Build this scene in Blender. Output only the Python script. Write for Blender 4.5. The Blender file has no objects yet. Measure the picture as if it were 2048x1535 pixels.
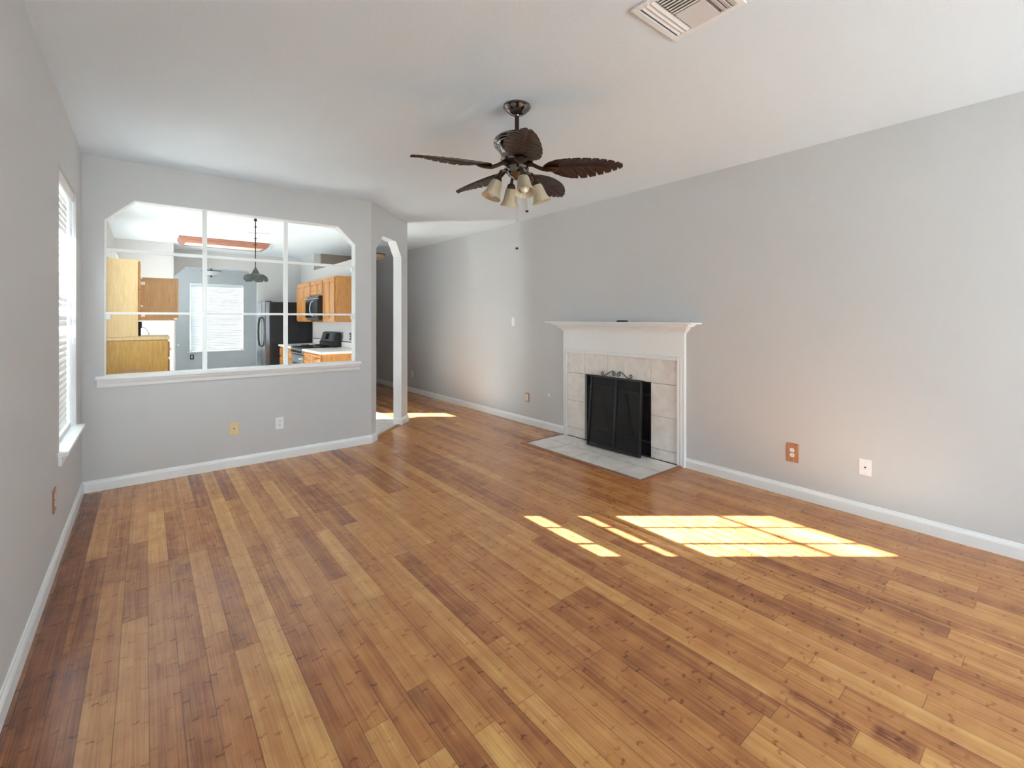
import bpy, bmesh, math, random
from mathutils import Vector, Matrix
random.seed(7)
SC = bpy.context.scene
COL = SC.collection
PI = math.pi

# ------------------------------------------------------------------ camera, light, exposure
H = 2.74                      # ceiling height
W = 4.286                     # right wall plane
X1 = 2.340                    # where the angled wall leaves the back wall
TH = 0.708285
cam_d = bpy.data.cameras.new('camera')
cam_d.sensor_width = 36.0
cam_d.lens = 921.754 / 2048 * 36.0
cam_d.shift_x = (1024 - 1080.6) / 2048
cam_d.shift_y = -(767.5 - 637.2) / 2048
cam_d.clip_start = 0.05
cam = bpy.data.objects.new('camera', cam_d)
COL.objects.link(cam)
cam.location = (0.3904, -5.2285, 1.4099)
cam.rotation_euler = (PI / 2, 0, -TH)
SC.camera = cam

world = bpy.data.worlds.new('world')
SC.world = world
world.use_nodes = True
bg = world.node_tree.nodes['Background']
bg.inputs[0].default_value = (0.83, 0.915, 1.0, 1)
bg.inputs[1].default_value = 9.0

SUN = Vector((0.76, -0.65, -0.40)).normalized()
sd = bpy.data.lights.new('sun', 'SUN')
sd.energy = 82.0
sd.angle = 0.005
sd.color = (1.0, 0.97, 0.92)
so = bpy.data.objects.new('sun', sd)
COL.objects.link(so)
so.location = (-6, 8, 6)
so.rotation_euler = SUN.to_track_quat('-Z', 'Y').to_euler()

def portal(loc, direction, sx, sz):
    d = bpy.data.lights.new('daylight_portal', 'AREA')
    d.shape = 'RECTANGLE'; d.size = sx; d.size_y = sz
    d.cycles.is_portal = True
    o = bpy.data.objects.new('daylight_portal', d)
    COL.objects.link(o)
    o.location = loc
    o.rotation_euler = Vector(direction).to_track_quat('-Z', 'Y').to_euler()
    return o
portal((2.72, -7.76, 1.27), (0, 1, 0), 2.75, 1.65)  # portal of the added window behind the camera
portal((-0.2, 8.0, 1.47), (1, 0, 0), 1.6, 1.8)      # portal of the added, unseen dining side window
portal((-0.2, -0.84, 1.47), (1, 0, 0), 0.9, 1.8)
portal((-0.2, 1.1, 1.47), (1, 0, 0), 1.3, 1.8)  # portal of the added, unseen kitchen side window
portal((-0.2, 3.97, 1.05), (1, 0, 0), 0.66, 2.0)
portal((1.88, 10.2, 1.45), (0, -1, 0), 1.25, 1.9)

SC.view_settings.view_transform = 'Standard'
SC.view_settings.look = 'None'
SC.view_settings.exposure = 0.68
SC.view_settings.gamma = 1.0
SC.view_settings.use_curve_mapping = False
try:
    SC.cycles.use_denoising = True
    SC.cycles.max_bounces = 12
    SC.cycles.diffuse_bounces = 8
    SC.cycles.glossy_bounces = 4
    SC.cycles.transparent_max_bounces = 12
    SC.cycles.sample_clamp_indirect = 12.0
    SC.cycles.caustics_reflective = True
except Exception:
    pass

# ------------------------------------------------------------------ materials
def srgb(r, g, b):
    f = lambda c: (c / 255 / 12.92) if c / 255 <= 0.04045 else ((c / 255 + 0.055) / 1.055) ** 2.4
    return (f(r), f(g), f(b), 1)

def new_mat(name):
    m = bpy.data.materials.new(name); m.use_nodes = True
    nt = m.node_tree
    return m, nt, nt.nodes['Principled BSDF']

def nd(nt, t, **kw):
    n = nt.nodes.new(t)
    for k, v in kw.items(): setattr(n, k, v)
    return n

def mat(name, col, rough=0.5, metal=0.0, bump=0.0, bscale=60.0, var=0.0, vscale=3.0, spec=0.5, coat=0.0, trans=0.0):
    m, nt, b = new_mat(name)
    b.inputs['Base Color'].default_value = col
    b.inputs['Roughness'].default_value = rough
    b.inputs['Metallic'].default_value = metal
    b.inputs['Specular IOR Level'].default_value = spec
    b.inputs['Coat Weight'].default_value = coat
    if trans: b.inputs['Transmission Weight'].default_value = trans
    tc = nd(nt, 'ShaderNodeTexCoord')
    if var:
        n = nd(nt, 'ShaderNodeTexNoise'); n.inputs['Scale'].default_value = vscale; n.inputs['Detail'].default_value = 3
        nt.links.new(tc.outputs['Object'], n.inputs['Vector'])
        r = nd(nt, 'ShaderNodeMapRange'); r.inputs[3].default_value = 1 - var; r.inputs[4].default_value = 1 + var
        nt.links.new(n.outputs[0], r.inputs[0])
        mx = nd(nt, 'ShaderNodeVectorMath', operation='SCALE'); mx.inputs[0].default_value = col[:3]
        nt.links.new(r.outputs[0], mx.inputs['Scale']); nt.links.new(mx.outputs[0], b.inputs['Base Color'])
    if bump:
        n = nd(nt, 'ShaderNodeTexNoise'); n.inputs['Scale'].default_value = bscale; n.inputs['Detail'].default_value = 4
        nt.links.new(tc.outputs['Object'], n.inputs['Vector'])
        bp = nd(nt, 'ShaderNodeBump'); bp.inputs['Strength'].default_value = bump; bp.inputs['Distance'].default_value = 0.003
        nt.links.new(n.outputs[0], bp.inputs['Height']); nt.links.new(bp.outputs[0], b.inputs['Normal'])
    return m

def wood_mat(name, light, dark, axis='Z', rough=0.4, scale=1.0, contrast=1.0):
    m, nt, b = new_mat(name)
    tc = nd(nt, 'ShaderNodeTexCoord')
    mp = nd(nt, 'ShaderNodeMapping')
    s = {'X': (1.2, 14, 14), 'Y': (14, 1.2, 14), 'Z': (14, 14, 1.2)}[axis]
    mp.inputs['Scale'].default_value = [q * scale for q in s]
    nt.links.new(tc.outputs['Object'], mp.inputs[0])
    n = nd(nt, 'ShaderNodeTexNoise'); n.inputs['Scale'].default_value = 2.2; n.inputs['Detail'].default_value = 6; n.inputs['Distortion'].default_value = 1.2
    nt.links.new(mp.outputs[0], n.inputs['Vector'])
    n2 = nd(nt, 'ShaderNodeTexNoise'); n2.inputs['Scale'].default_value = 14; n2.inputs['Detail'].default_value = 3
    nt.links.new(mp.outputs[0], n2.inputs['Vector'])
    ad = nd(nt, 'ShaderNodeMath', operation='MULTIPLY_ADD'); ad.inputs[1].default_value = 0.35
    nt.links.new(n2.outputs[0], ad.inputs[0]); nt.links.new(n.outputs[0], ad.inputs[2])
    r = nd(nt, 'ShaderNodeValToRGB')
    r.color_ramp.elements[0].position = 0.66 - 0.2 / contrast; r.color_ramp.elements[0].color = dark
    r.color_ramp.elements[1].position = 0.66 + 0.12 / contrast; r.color_ramp.elements[1].color = light
    nt.links.new(ad.outputs[0], r.inputs[0]); nt.links.new(r.outputs[0], b.inputs['Base Color'])
    b.inputs['Roughness'].default_value = rough
    return m

M = {}
M['wall'] = mat('grey_wall_paint', srgb(202, 203, 205), 0.62, bump=0.25, bscale=140, var=0.012, vscale=1.3, spec=0.35)
M['ceil'] = mat('white_ceiling_paint', srgb(227, 238, 248), 0.85, bump=0.45, bscale=90, spec=0.2)
M['trim'] = mat('white_trim_paint', srgb(236, 239, 241), 0.35, bump=0.05, bscale=30)
M['white'] = mat('white_plastic', srgb(236, 238, 241), 0.35)
M['blind'] = mat('white_blind_slat', srgb(240, 241, 242), 0.45)
def slat_mat():
    m, nt, b = new_mat('translucent_white_slat')
    b.inputs['Base Color'].default_value = srgb(240, 241, 242); b.inputs['Roughness'].default_value = 0.45
    tr = nd(nt, 'ShaderNodeBsdfTranslucent'); tr.inputs[0].default_value = srgb(244, 244, 240)
    mx = nd(nt, 'ShaderNodeMixShader'); mx.inputs[0].default_value = 0.045
    nt.links.new(b.outputs[0], mx.inputs[1]); nt.links.new(tr.outputs[0], mx.inputs[2]); nt.links.new(mx.outputs[0], nt.nodes['Material Output'].inputs[0])
    return m
M['slat'] = slat_mat()
M['vinyl'] = mat('white_vinyl', srgb(240, 242, 242), 0.4)
M['door'] = mat('dark_brown_door_paint', srgb(92, 82, 74), 0.5)
M['hall_dark'] = mat('taupe_hall_end', srgb(150, 140, 130), 0.7)  # darker tone than the grey walls
M['black'] = mat('black_painted_steel', srgb(14, 14, 16), 0.42, bump=0.1, bscale=200)
M['black2'] = mat('black_wrought_iron', srgb(20, 20, 23), 0.38, metal=0.2)
M['louver'] = mat('satin_black_louver', srgb(52, 53, 58), 0.25, metal=0.3)
M['blackglass'] = mat('black_glass', srgb(16, 16, 19), 0.12)
M['applblack'] = mat('black_textured_enamel', srgb(12, 13, 20), 0.5, bump=0.2, bscale=300)
M['steel'] = mat('brushed_steel', srgb(196, 198, 202), 0.28, metal=0.9)
M['darksteel'] = mat('dark_steel', srgb(98, 100, 108), 0.3, metal=0.8)
M['bronze'] = mat('dark_bronze', srgb(74, 60, 52), 0.3, metal=0.85, var=0.1, vscale=20)
M['chrome'] = mat('smoked_chrome', srgb(128, 124, 122), 0.10, metal=1.0)
M['pewter'] = mat('hammered_pewter', srgb(92, 97, 95), 0.28, metal=0.8, bump=1.0, bscale=35, var=0.35, vscale=18)
M['bulb'] = mat('frosted_bulb_glass', srgb(240, 238, 228), 0.35)
M['counter'] = mat('white_laminate', srgb(236, 237, 239), 0.3)
M['ivory'] = mat('ivory_plastic', srgb(224, 205, 158), 0.4)
M['hole'] = mat('dark_socket_plastic', srgb(40, 36, 32), 0.5)
M['brownplate'] = wood_mat('wood_wall_plate', srgb(188, 132, 92), srgb(140, 88, 56), 'Z', 0.4, 3)
M['oak'] = wood_mat('golden_oak', srgb(200, 146, 84), srgb(168, 108, 52), 'Z', 0.24, 2.0, 0.8)
M['maple'] = wood_mat('pale_maple_panel', srgb(232, 204, 156), srgb(216, 184, 130), 'Z', 0.4, 1.6, 0.7)
M['maple2'] = wood_mat('honey_maple_panel', srgb(212, 170, 94), srgb(186, 138, 66), 'Z', 0.4, 1.2, 0.7)
M['doorin'] = wood_mat('tan_door_panel', srgb(204, 164, 118), srgb(184, 142, 98), 'Z', 0.45, 1.2, 0.7)
M['redwood'] = wood_mat('reddish_oak_molding', srgb(176, 122, 104), srgb(146, 94, 78), 'X', 0.45, 1.2)
M['hearthwood'] = wood_mat('brown_oak_edging', srgb(160, 108, 72), srgb(122, 76, 48), 'Y', 0.4, 1.5)
M['thresh'] = wood_mat('brown_threshold', srgb(172, 120, 82), srgb(130, 84, 54), 'Y', 0.4, 1.5)
M['bounce_yard'] = mat('pale_bounce_yard', srgb(204, 203, 200), 0.9, var=0.3, vscale=2)  # ground colour lightened for more bounce light in the rooms
M['diffuser'] = mat('frosted_diffuser', srgb(232, 232, 230), 0.5)

def shade_glass():
    m, nt, b = new_mat('cream_ribbed_glass')
    b.inputs['Base Color'].default_value = srgb(222, 212, 188)
    b.inputs['Roughness'].default_value = 0.35
    b.inputs['Subsurface Weight'].default_value = 0.0
    tr = nd(nt, 'ShaderNodeBsdfTranslucent'); tr.inputs[0].default_value = srgb(228, 216, 190)
    mx = nd(nt, 'ShaderNodeMixShader'); mx.inputs[0].default_value = 0.35
    out = nt.nodes['Material Output']
    nt.links.new(b.outputs[0], mx.inputs[1]); nt.links.new(tr.outputs[0], mx.inputs[2]); nt.links.new(mx.outputs[0], out.inputs[0])
    tc = nd(nt, 'ShaderNodeTexCoord'); n = nd(nt, 'ShaderNodeTexNoise'); n.inputs['Scale'].default_value = 26
    nt.links.new(tc.outputs['Object'], n.inputs['Vector'])
    r = nd(nt, 'ShaderNodeValToRGB'); r.color_ramp.elements[0].color = srgb(204, 190, 160); r.color_ramp.elements[1].color = srgb(236, 228, 208)
    nt.links.new(n.outputs[0], r.inputs[0]); nt.links.new(r.outputs[0], b.inputs['Base Color'])
    return m
M['shade'] = shade_glass()

def pane_mat():
    m, nt, b = new_mat('window_glass')
    out = nt.nodes['Material Output']
    t = nd(nt, 'ShaderNodeBsdfTransparent'); t.inputs[0].default_value = (0.93, 0.96, 0.95, 1)
    g = nd(nt, 'ShaderNodeBsdfGlossy'); g.inputs['Roughness'].default_value = 0.02
    mx = nd(nt, 'ShaderNodeMixShader'); mx.inputs[0].default_value = 0.05
    nt.links.new(t.outputs[0], mx.inputs[1]); nt.links.new(g.outputs[0], mx.inputs[2])
    nt.links.new(mx.outputs[0], out.inputs[0])
    return m
M['glass'] = pane_mat()

def screen_mat():
    m, nt, b = new_mat('black_woven_mesh')
    out = nt.nodes['Material Output']
    b.inputs['Base Color'].default_value = srgb(16, 15, 16); b.inputs['Roughness'].default_value = 0.6
    t = nd(nt, 'ShaderNodeBsdfTransparent')
    mx = nd(nt, 'ShaderNodeMixShader'); mx.inputs[0].default_value = 0.42
    nt.links.new(b.outputs[0], mx.inputs[1]); nt.links.new(t.outputs[0], mx.inputs[2]); nt.links.new(mx.outputs[0], out.inputs[0])
    return m
M['mesh'] = screen_mat()

def stone_tile(name, base, vein, rough):
    m, nt, b = new_mat(name)
    tc = nd(nt, 'ShaderNodeTexCoord')
    n = nd(nt, 'ShaderNodeTexNoise'); n.inputs['Scale'].default_value = 7; n.inputs['Detail'].default_value = 7; n.inputs['Distortion'].default_value = 0.8
    nt.links.new(tc.outputs['Object'], n.inputs['Vector'])
    r = nd(nt, 'ShaderNodeValToRGB'); r.color_ramp.elements[0].position = 0.35; r.color_ramp.elements[1].position = 0.65
    r.color_ramp.elements[0].color = vein; r.color_ramp.elements[1].color = base
    nt.links.new(n.outputs[0], r.inputs[0]); nt.links.new(r.outputs[0], b.inputs['Base Color'])
    b.inputs['Roughness'].default_value = rough
    return m
M['tile'] = stone_tile('beige_stone_tile', srgb(236, 234, 231), srgb(222, 217, 212), 0.3)
M['floortile'] = stone_tile('cream_floor_tile', srgb(236, 234, 231), srgb(220, 216, 211), 0.2)
M['hearthgrout'] = mat('dark_hearth_grout', srgb(84, 78, 74), 0.8)
M['grout'] = mat('grey_grout', srgb(160, 156, 150), 0.8)

def floor_mat():
    # per-plank tone comes from the 'tone' attribute, board-local coordinates from the UV map
    m, nt, b = new_mat('bamboo_plank')
    L = nt.links
    at = nd(nt, 'ShaderNodeAttribute', attribute_name='tone')
    uv = nd(nt, 'ShaderNodeUVMap', uv_map='plank')
    sep = nd(nt, 'ShaderNodeSeparateXYZ'); L.new(uv.outputs[0], sep.inputs[0])
    seed = nd(nt, 'ShaderNodeAttribute', attribute_name='seed')
    def math_(op, a, b_, c=None):
        n = nd(nt, 'ShaderNodeMath', operation=op)
        for i, q in enumerate((a, b_, c)):
            if q is None: continue
            if isinstance(q, (int, float)): n.inputs[i].default_value = q
            else: L.new(q, n.inputs[i])
        return n.outputs[0]
    u, v = sep.outputs[0], sep.outputs[1]           # u across in metres, v along in metres
    sd_ = seed.outputs['Fac']
    # fine bamboo strips across the board
    comb = nd(nt, 'ShaderNodeCombineXYZ')
    L.new(math_('MULTIPLY_ADD', u, 1.0, math_('MULTIPLY', sd_, 37.0)), comb.inputs[0]); L.new(v, comb.inputs[1]); L.new(math_('MULTIPLY', sd_, 91.0), comb.inputs[2])
    mp = nd(nt, 'ShaderNodeMapping'); mp.inputs['Scale'].default_value = (190, 3.5, 1); L.new(comb.outputs[0], mp.inputs[0])
    grain = nd(nt, 'ShaderNodeTexNoise'); grain.inputs['Scale'].default_value = 1; grain.inputs['Detail'].default_value = 4; L.new(mp.outputs[0], grain.inputs['Vector'])
    # strips: ~15 mm wide with own shade
    strip = math_('FLOOR', math_('DIVIDE', u, 0.0231), 0)
    wn = nd(nt, 'ShaderNodeTexWhiteNoise', noise_dimensions='2D')
    cb2 = nd(nt, 'ShaderNodeCombineXYZ'); L.new(strip, cb2.inputs[0]); L.new(math_('MULTIPLY', sd_, 53.0), cb2.inputs[1]); L.new(cb2.outputs[0], wn.inputs['Vector'])
    # knuckles: each strip has a node roughly every 0.2 m, offset at random
    kv = math_('ADD', math_('DIVIDE', v, 0.20), math_('MULTIPLY', wn.outputs[0], 7.3))
    wob = nd(nt, 'ShaderNodeTexNoise'); wob.inputs['Scale'].default_value = 1; mp2 = nd(nt, 'ShaderNodeMapping'); mp2.inputs['Scale'].default_value = (70, 18, 1)
    L.new(comb.outputs[0], mp2.inputs[0]); L.new(mp2.outputs[0], wob.inputs['Vector'])
    kv = math_('ADD', kv, math_('MULTIPLY', wob.outputs[0], 0.16))
    kf = math_('ABSOLUTE', math_('SUBTRACT', math_('FRACT', kv, 0), 0.5), 0)
    kn = nd(nt, 'ShaderNodeMapRange', interpolation_type='SMOOTHSTEP'); kn.inputs[1].default_value = 0.042; kn.inputs[2].default_value = 0.008; L.new(kf, kn.inputs[0])
    kcell = nd(nt, 'ShaderNodeTexWhiteNoise', noise_dimensions='3D')
    cb3 = nd(nt, 'ShaderNodeCombineXYZ'); L.new(strip, cb3.inputs[0]); L.new(math_('FLOOR', kv, 0), cb3.inputs[1]); L.new(math_('MULTIPLY', sd_, 71.0), cb3.inputs[2]); L.new(cb3.outputs[0], kcell.inputs['Vector'])
    # blotchy wear
    bn = nd(nt, 'ShaderNodeTexNoise'); bn.inputs['Scale'].default_value = 9; bn.inputs['Detail'].default_value = 5
    tc = nd(nt, 'ShaderNodeTexCoord'); L.new(tc.outputs['Object'], bn.inputs['Vector'])
    # total tone
    t = math_('MULTIPLY_ADD', at.outputs['Fac'], 0.34, 0.5)
    t = math_('ADD', t, math_('MULTIPLY', math_('SUBTRACT', grain.outputs[0], 0.5), 0.62))
    t = math_('ADD', t, math_('MULTIPLY', math_('SUBTRACT', wn.outputs[0], 0.5), 0.16))
    t = math_('ADD', t, math_('MULTIPLY', math_('SUBTRACT', bn.outputs[0], 0.5), 0.42))
    kamt = math_('MULTIPLY', kn.outputs[0], math_('MULTIPLY_ADD', kcell.outputs[0], 0.30, 0.0))
    t = math_('SUBTRACT', t, kamt)
    # old water stains and worn spots on a few boards
    so3 = nd(nt, 'ShaderNodeSeparateXYZ'); L.new(tc.outputs['Object'], so3.inputs[0])
    sn = nd(nt, 'ShaderNodeTexNoise'); sn.inputs['Scale'].default_value = 1; sn.inputs['Detail'].default_value = 5
    mp3 = nd(nt, 'ShaderNodeMapping'); mp3.inputs['Scale'].default_value = (90, 16, 1); L.new(tc.outputs['Object'], mp3.inputs[0]); L.new(mp3.outputs[0], sn.inputs['Vector'])
    def band(xc, wd, ya, yb, amt):
        dx = math_('SUBTRACT', 1.0, math_('DIVIDE', math_('ABSOLUTE', math_('SUBTRACT', so3.outputs[0], xc), 0), wd))
        yc, hl = (ya + yb) / 2, abs(yb - ya) / 2
        dy = math_('SUBTRACT', 1.0, math_('DIVIDE', math_('ABSOLUTE', math_('SUBTRACT', so3.outputs[1], yc), 0), hl))
        m_ = math_('MULTIPLY', math_('MAXIMUM', dx, 0.0), math_('MINIMUM', math_('MAXIMUM', math_('MULTIPLY', dy, 3.0), 0.0), 1.0))
        return math_('MULTIPLY', math_('MULTIPLY', m_, amt * 0.6), math_('MULTIPLY_ADD', sn.outputs[0], 1.6, -0.25))
    for q_ in ((3.20, 0.030, -4.30, -4.90, 0.75), (2.170, 0.026, -4.46, -4.75, 1.2), (2.238, 0.030, -4.50, -4.75, 1.2), (2.205, 0.06, -4.66, -4.745, 0.9), (2.30, 0.07, -4.76, -4.905, 1.1), (2.42, 0.03, -4.44, -4.62, 0.5)):
        t = math_('SUBTRACT', t, band(*q_))
    rp = nd(nt, 'ShaderNodeValToRGB'); cr = rp.color_ramp
    cols = [(0.0, FL[0]), (0.28, FL[1]), (0.5, FL[2]), (0.75, FL[3]), (1.0, FL[4])]
    cr.elements[0].position = 0.0; cr.elements[0].color = cols[0][1]
    cr.elements[1].position = 1.0; cr.elements[1].color = cols[4][1]
    for p_, c_ in cols[1:4]:
        e = cr.elements.new(p_); e.color = c_
    L.new(t, rp.inputs[0])
    # seams (long edges at u=0 / w, ends through second uv 'plen')
    uu = math_('MINIMUM', u, math_('SUBTRACT', 0.0925, u))
    ln = nd(nt, 'ShaderNodeAttribute', attribute_name='plen')
    vv = math_('MINIMUM', v, math_('SUBTRACT', ln.outputs['Fac'], v))
    ed = math_('MINIMUM', uu, vv)
    sm = nd(nt, 'ShaderNodeMapRange'); sm.inputs[1].default_value = 0.0006; sm.inputs[2].default_value = 0.0022; L.new(ed, sm.inputs[0])
    smc = math_('MULTIPLY_ADD', sm.outputs[0], 0.48, 0.52)
    mul = nd(nt, 'ShaderNodeVectorMath', operation='SCALE'); L.new(rp.outputs[0], mul.inputs[0]); L.new(smc, mul.inputs['Scale'])
    L.new(mul.outputs[0], b.inputs['Base Color'])
    ro = math_('MULTIPLY_ADD', bn.outputs[0], 0.14, 0.17)
    L.new(ro, b.inputs['Roughness'])
    b.inputs['Specular IOR Level'].default_value = 0.5
    bp = nd(nt, 'ShaderNodeBump'); bp.inputs['Strength'].default_value = 0.35; bp.inputs['Distance'].default_value = 0.0012
    hh = math_('ADD', sm.outputs[0], math_('MULTIPLY', bn.outputs[0], 0.5))
    L.new(hh, bp.inputs['Height']); L.new(bp.outputs[0], b.inputs['Normal'])
    return m
FL = [srgb(98, 56, 37), srgb(149, 93, 57), srgb(184, 124, 74), srgb(206, 152, 92), srgb(226, 181, 111)]
M['floor'] = floor_mat()

# ------------------------------------------------------------------ mesh helpers
class MB:
    def __init__(s): s.bm = bmesh.new(); s.mats = []; s.cur = 0
    def use(s, m):
        if m not in s.mats: s.mats.append(m)
        s.cur = s.mats.index(m); return s
    def _f(s, vs):
        try:
            f = s.bm.faces.new(vs); f.material_index = s.cur; return f
        except ValueError: return None
    def box(s, x0, x1, y0, y1, z0, z1, bev=0.0):
        if x0 > x1: x0, x1 = x1, x0
        if y0 > y1: y0, y1 = y1, y0
        if z0 > z1: z0, z1 = z1, z0
        v = [s.bm.verts.new(p) for p in ((x0,y0,z0),(x1,y0,z0),(x1,y1,z0),(x0,y1,z0),(x0,y0,z1),(x1,y0,z1),(x1,y1,z1),(x0,y1,z1))]
        fs = [s._f([v[i] for i in q]) for q in ((3,2,1,0),(4,5,6,7),(0,1,5,4),(1,2,6,5),(2,3,7,6),(3,0,4,7))]
        if bev > 0:
            ed = {e for f in fs for e in f.edges}
            r = bmesh.ops.bevel(s.bm, geom=list(ed), offset=bev, segments=2, affect='EDGES', profile=0.5)
            for f in r['faces']: f.material_index = s.cur
        return s
    def prism(s, pts, fn, t0, t1):
        """pts: 2D polygon (a,b); fn(a,b,t)->xyz"""
        A = [s.bm.verts.new(fn(a, b, t0)) for a, b in pts]; B = [s.bm.verts.new(fn(a, b, t1)) for a, b in pts]
        n = len(pts)
        s._f(A[::-1]); s._f(B)
        for i in range(n): s._f([A[i], A[(i+1) % n], B[(i+1) % n], B[i]])
        return s
    def lathe(s, prof, c=(0,0,0), seg=24, axis=None, rib=None, cap=True):
        """prof list of (r,z); axis: rotation matrix 3x3; rib: fn(theta,i)->radius scale"""
        c = Vector(c); rings = []
        for i, (r, z) in enumerate(prof):
            ring = []
            for k in range(seg):
                a = 2 * PI * k / seg
                rr = r * (rib(a, i) if rib else 1)
                p = Vector((rr * math.cos(a), rr * math.sin(a), z))
                if axis is not None: p = axis @ p
                ring.append(s.bm.verts.new(c + p))
            rings.append(ring)
        for i in range(len(rings) - 1):
            for k in range(seg):
                s._f([rings[i][k], rings[i][(k+1) % seg], rings[i+1][(k+1) % seg], rings[i+1][k]])
        if cap:
            if prof[0][0] > 1e-4: s._f(rings[0][::-1])
            if prof[-1][0] > 1e-4: s._f(rings[-1])
        return s
    def tube(s, pts, r, seg=8, cap=True):
        pts = [Vector(p) for p in pts]; rings = []
        n = len(pts)
        rs = r if isinstance(r, (list, tuple)) else [r] * n
        up = None
        for i, p in enumerate(pts):
            t = (pts[min(i+1, n-1)] - pts[max(i-1, 0)])
            if t.length < 1e-9: t = Vector((0,0,1))
            t.normalize()
            if up is None:
                up = Vector((0,0,1)) if abs(t.z) < 0.9 else Vector((1,0,0))
            a = t.cross(up); 
            if a.length < 1e-6: a = t.cross(Vector((0.3,1,0.2)))
            a.normalize(); bb = a.cross(t).normalized(); up = bb
            rings.append([s.bm.verts.new(p + rs[i] * (math.cos(2*PI*k/seg) * a + math.sin(2*PI*k/seg) * bb)) for k in range(seg)])
        for i in range(n - 1):
            for k in range(seg): s._f([rings[i][k], rings[i][(k+1) % seg], rings[i+1][(k+1) % seg], rings[i+1][k]])
        if cap: s._f(rings[0][::-1]); s._f(rings[-1])
        return s
    def ball(s, c, r, seg=12, sq=(1,1,1)):
        prof = [(r * math.sin(PI * i / 8), -r * math.cos(PI * i / 8)) for i in range(9)]
        prof[0] = (1e-5, -r); prof[-1] = (1e-5, r)
        ax = Matrix.Diagonal(sq)
        return s.lathe(prof, c, seg, ax, cap=False)
    def grid(s, nu, nv, fn, close=False):
        G = [[s.bm.verts.new(fn(i / nu, j / nv)) for j in range(nv + 1)] for i in range(nu + 1)]
        for i in range(nu):
            for j in range(nv): s._f([G[i][j], G[i+1][j], G[i+1][j+1], G[i][j+1]])
        return s
    def sweep(s, path, prof, side=1):
        """path: 2D polyline (xy); prof: (offset, z); offset to the left of travel when side=1; mitred corners"""
        P = [Vector(p) for p in path]; n = len(P); rings = []
        for i in range(n):
            d0 = (P[i] - P[i-1]).normalized() if i > 0 else None
            d1 = (P[i+1] - P[i]).normalized() if i < n - 1 else None
            if d0 is None: d0 = d1
            if d1 is None: d1 = d0
            n0 = Vector((-d0.y, d0.x)) * side; n1 = Vector((-d1.y, d1.x)) * side
            m = (n0 + n1); m = m / max(0.3, m.dot(n0))
            rings.append([s.bm.verts.new((P[i].x + m.x * o, P[i].y + m.y * o, z)) for o, z in prof])
        k = len(prof)
        for i in range(n - 1):
            for j in range(k): s._f([rings[i][j], rings[i][(j+1) % k], rings[i+1][(j+1) % k], rings[i+1][j]])
        s._f(rings[0][::-1]); s._f(rings[-1])
        return s
    def build(s, name, m=None, parent=None, smooth=False, loc=None):
        bmesh.ops.remove_doubles(s.bm, verts=s.bm.verts[:], dist=1e-6)
        bmesh.ops.recalc_face_normals(s.bm, faces=s.bm.faces[:])
        me = bpy.data.meshes.new(name); s.bm.to_mesh(me); s.bm.free()
        if m is not None: me.materials.append(m)
        else:
            for q in s.mats: me.materials.append(q)
        if smooth:
            for p in me.polygons: p.use_smooth = True
            if smooth != 'all':
                try: me.set_sharp_from_angle(angle=math.radians(40))
                except Exception: pass
        o = bpy.data.objects.new(name, me); COL.objects.link(o)
        if parent is not None:
            o.parent = parent
            o.matrix_parent_inverse = Matrix.Translation(parent.location).inverted() if parent.type == 'EMPTY' and parent.rotation_euler.z == 0 else parent.matrix_basis.inverted()
        if loc is not None: o.location = loc
        return o

def thing(name, label, cat, loc, group=None):
    o = bpy.data.objects.new(name, None); COL.objects.link(o)
    o.location = loc; o.empty_display_size = 0.1
    o['label'] = label; o['category'] = cat
    if group: o['group'] = group
    return o
def tag(o, label, cat, group=None):
    o['label'] = label; o['category'] = cat
    if group: o['group'] = group
    return o
def struct(o, label=None):
    o['kind'] = 'structure'
    if label: o['label'] = label
    return o
def box(x0, x1, y0, y1, z0, z1, bev=0.0): return MB().box(x0, x1, y0, y1, z0, z1, bev)

# ------------------------------------------------------------------ room shell
T = 0.11
S2 = math.sqrt(0.5)
YF = -7.6                                   # wall behind the camera
def fy(y):  return lambda a, b, t: (a, y + t, b)          # plane facing y, a = x
def fx(x):  return lambda a, b, t: (x + t, a, b)          # plane facing x, a = y
def fd(a, b, t):                                          # angled wall: a runs along it, t goes away from the room
    return (X1 + a * S2 - t * S2, a * S2 + t * S2, b)
R = lambda a0, a1, b0, b1: [(a0, b0), (a1, b0), (a1, b1), (a0, b1)]

# left wall (x from -0.15 to 0) with window_1, the glass door and two unseen windows added for daylight
LWIN = (-1.29, -0.40, 0.60, 2.34)
w = MB()
def wall_pieces(w, fn, t0, t1, a0, a1, holes, ztop=H):
    """holes sorted: (a_lo,a_hi,z_lo,z_hi,chamfer)"""
    cur = a0
    for (p, q, z0, z1, ch) in holes:
        w.prism(R(cur, p, 0, ztop), fn, t0, t1)
        if z0 > 0: w.prism(R(p, q, 0, z0), fn, t0, t1)
        if z1 < ztop: w.prism(R(p, q, z1, ztop), fn, t0, t1)
        if ch:
            w.prism([(p, z1 - ch), (p + ch, z1), (p, z1)], fn, t0, t1)
            w.prism([(q, z1 - ch), (q, z1), (q - ch, z1)], fn, t0, t1)
        cur = q
    w.prism(R(cur, a1, 0, ztop), fn, t0, t1)
wall_pieces(w, fx(0), -0.15, 0, YF, 10.1, [LWIN + (0,), (0.45, 1.75, 0.60, 2.34, 0), (3.62, 4.32, 0.0, 2.10, 0), (7.2, 8.8, 0.60, 2.34, 0)])
struct(w.build('wall_left', M['wall']), 'long grey left wall holding the blind-covered window')

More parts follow.
